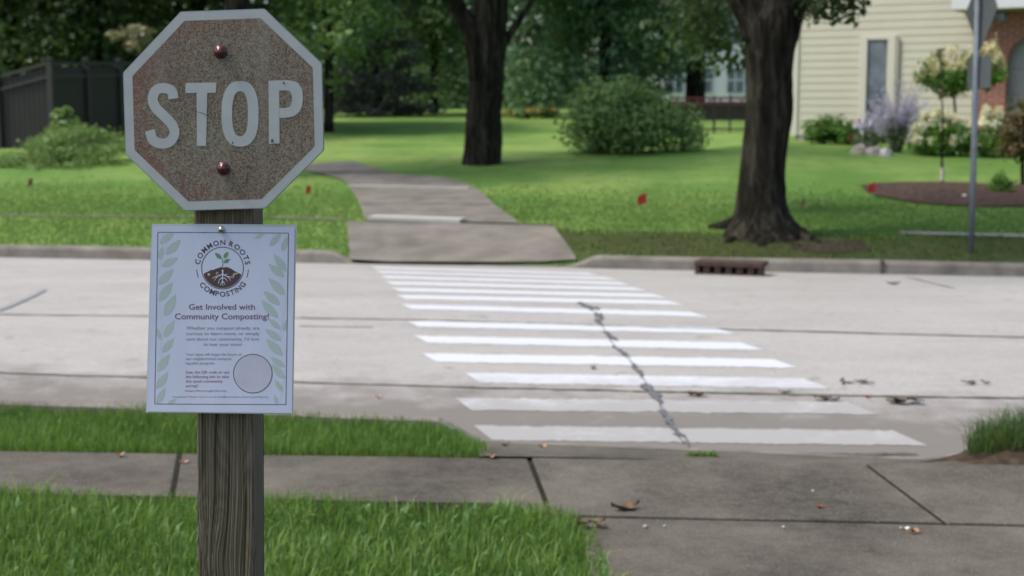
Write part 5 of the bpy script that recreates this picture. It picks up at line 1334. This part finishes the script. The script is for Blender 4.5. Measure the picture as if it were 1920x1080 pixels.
# ================================================================== LEAVES AND SCRAPS
def leaf(px, py, L, W, mat, label, ang=0, curl=.3, name='fallen_leaf', pieces=1, cat='leaf', group='dead leaves on the road and sidewalk', thick=1):
    c = gr(px, py); q = random.Random(int(px * 3 + py)); m_ = MB()
    for pc_ in range(pieces):
        a = ang + (q.uniform(-1.2, 1.2) if pieces > 1 else 0); o0 = np.array([q.uniform(-.5, .5) * L * 1.2, q.uniform(-.3, .3) * W, 0]) if pieces > 1 else np.zeros(3)
        l_ = L * (q.uniform(.5, .9) if pieces > 1 else 1); V = []; n_ = 9
        for s2 in (0, 1):
            for i in range(n_ + 1):
                t = i / n_; w_ = W * .5 * math.sin(math.pi * min(max(t, .02), .98)) * (1 + .3 * math.sin(t * 17 + px))
                for v in (-1, 0, 1):
                    x = (t - .5) * l_; y = v * w_; z = .004 + curl * W * (.5 * abs(v) + 1.2 * (t - .5) ** 2 * 2) + .01 * curl * math.sin(t * 9 + v) + s2 * .001 + (q.uniform(0, 1) * .008 if pieces > 1 else 0) + (pc_ * .004)
                    V.append(c + o0 + np.array([x * math.cos(a) - y * math.sin(a), x * math.sin(a) + y * math.cos(a), z]))
        k = 3 * (n_ + 1); Fc = [(3 * i + j, 3 * i + j + 1, 3 * i + 4 + j, 3 * i + 3 + j) for i in range(n_) for j in range(2)]
        m_.add(V, Fc + [tuple(x + k for x in f[::-1]) for f in Fc])
    o = m_.build(name, mat, org=c); tag(o, label, cat, group); return o
leaf(1172, 957, .13, .055, M['dryleaf'], 'curled dry brown leaf lying on the sidewalk slab', .35, .55)
leaf(1537, 953, .035, .022, M['redleaf'], 'tiny reddish brown leaf on the middle of the right sidewalk slab', .7, .4)
leaf(1692, 757, .15, .045, M['darkleaf'], 'thick dark clump of dead leaves right of the crosswalk end', .0, .25, 'leaf_clump', 7, 'leaves')
leaf(1594, 719, .18, .025, M['darkleaf'], 'flat twiggy leaf clump beside the end of the worn stripe, farther from the kerb', .1, .15, 'leaf_clump', 4, 'leaves')
leaf(1832, 721, .12, .03, M['darkleaf'], 'dark leaf clump on the road at the far right above the tussock', -.1, .25, 'leaf_clump', 3, 'leaves')
leaf(1304, 743, .12, .04, M['darkleaf'], 'dark leaf clump on the crosswalk right of the sealed crack', -.1, .25, 'leaf_clump', 4, 'leaves')
leaf(1545, 751, .11, .04, M['darkleaf'], 'dark leaf clump on the joint just above the last long stripe', .0, .3, 'leaf_clump', 4, 'leaves')
leaf(1472, 736, .09, .03, M['darkleaf'], 'slender brown leaf on the road joint below the worn stripe', .1, .2)
leaf(1112, 692, .04, .045, M['darkleaf'], 'small black leaf blot left of the sealed crack between stripes', .3, .4)
leaf(1675, 533, .13, .10, M['darkleaf'], 'dark leaf lying on the road near the far kerb joint', .0, .2)
leaf(1626, 746, .04, .03, M['redleaf'], 'small red leaf on the joint left of the thick clump', .4, .4)
leaf(710, 747, .045, .03, M['tanleaf'], 'small tan leaf on the road just left of the faded stripe', .2, .4)
leaf(1018, 841, .05, .035, M['tanleaf'], 'pinkish tan leaf in the gutter by the verge corner', .3, .5)
leaf(948, 838, .05, .035, M['darkleaf'], 'dark curled leaf in the gutter touching the verge corner', .5, .5)
leaf(922, 859, .05, .03, M['tanleaf'], 'tan leaf at the sidewalk edge under the verge corner', -.3, .4)
leaf(346, 868, .05, .02, M['tanleaf'], 'pinkish leaf at the sidewalk joint left of the post', .2, .3)
leaf(226, 856, .05, .03, M['tanleaf'], 'pale tan leaf in the grass edge at the left of the sidewalk', .2, .5)
leaf(1095, 989, .10, .02, M['dryleaf'], 'strands of dry straw in the sidewalk joint by the lawn edge', -.1, .3, 'dry_straw', 5, 'straw')
leaf(1700, 1000, .07, .015, M['shadegrass'] if False else M['tanleaf'], 'thin yellowish straw in the long sidewalk joint at the right', .0, .3, 'dry_straw', 2, 'straw')
leaf(1697, 993, .045, .016, M['litter'], 'white scrap of paper on the long sidewalk joint', .0, .3, 'paper_scrap', 1, 'scrap', None)
def pebble(px, py, r_, mat, label):
    c = gr(px, py); V = []
    for j in range(5):
        for i in range(9):
            a = 2 * math.pi * i / 9; t = -.4 + j / 4 * 1.9; V.append((c[0] + r_ * .8 * math.cos(t) * math.cos(a) * (1.2 + .2 * math.sin(2 * a + px)), c[1] + r_ * math.cos(t) * math.sin(a), c[2] + .005 + r_ * .7 * math.sin(t)))
    o = mesh('pebble', V, [(j * 9 + i, j * 9 + (i + 1) % 9, (j + 1) * 9 + (i + 1) % 9, (j + 1) * 9 + i) for j in range(4) for i in range(9)] + [tuple(36 + i for i in range(9))], mat, org=c, smooth=True); tag(o, label, 'pebble', 'pebbles on the sidewalk')
pebble(1210, 989, .011, M['stone'], 'grey pebble in the joint near the lawn edge, largest of the pebbles')
pebble(1246, 988, .005, M['pale'], 'tiny pale pebble in the joint right of the grey pebble')
pebble(1469, 990, .007, M['pale'], 'white pebble on the long joint below the middle of the slab')
pebble(1524, 922, .006, M['pale'], 'white pebble on the slab above the small red leaf')

# ================================================================== CAMERA, LIGHT, WORLD
cam = bpy.data.cameras.new('camera'); co = bpy.data.objects.new('camera', cam); COL.objects.link(co)
co.location = (0, 0, CZ); co.rotation_euler = (math.pi / 2 - TILT, 0, 0)
cam.lens = 50; cam.sensor_width = 36; cam.clip_start = .05; cam.clip_end = 2000
cam.dof.use_dof = True; cam.dof.focus_distance = 2.48; cam.dof.aperture_fstop = 5.6; cam.dof.aperture_blades = 7
S.camera = co
AZ, EL = math.radians(-100), math.radians(56)      # azimuth measured from +Y towards +X
sd_ = np.array([math.sin(AZ) * math.cos(EL), math.cos(AZ) * math.cos(EL), math.sin(EL)])
sun = bpy.data.lights.new('sun', 'SUN'); su = bpy.data.objects.new('sun', sun); COL.objects.link(su)
from mathutils import Vector
su.rotation_euler = Vector(tuple(sd_)).to_track_quat('Z', 'Y').to_euler(); su.location = (0, 0, 30)
sun.energy = 2.3; sun.angle = math.radians(10); sun.color = (1, .955, .88)
w = bpy.data.worlds.new('World'); S.world = w; w.use_nodes = True; nt = w.node_tree
sky = nt.nodes.new('ShaderNodeTexSky'); sky.sky_type = 'NISHITA'; sky.sun_disc = False
sky.sun_elevation = EL; sky.sun_rotation = AZ; sky.air_density = 1.0; sky.dust_density = 3.0; sky.ozone_density = .6
nt.links.new(sky.outputs[0], nt.nodes['Background'].inputs[0]); nt.nodes['Background'].inputs[1].default_value = .15
S.view_settings.view_transform = 'Standard'; S.view_settings.look = 'None'; S.view_settings.exposure = 0.6; S.view_settings.gamma = 1
S.render.engine = 'CYCLES'; S.cycles.use_denoising = True; S.cycles.max_bounces = 6; S.cycles.transparent_max_bounces = 4
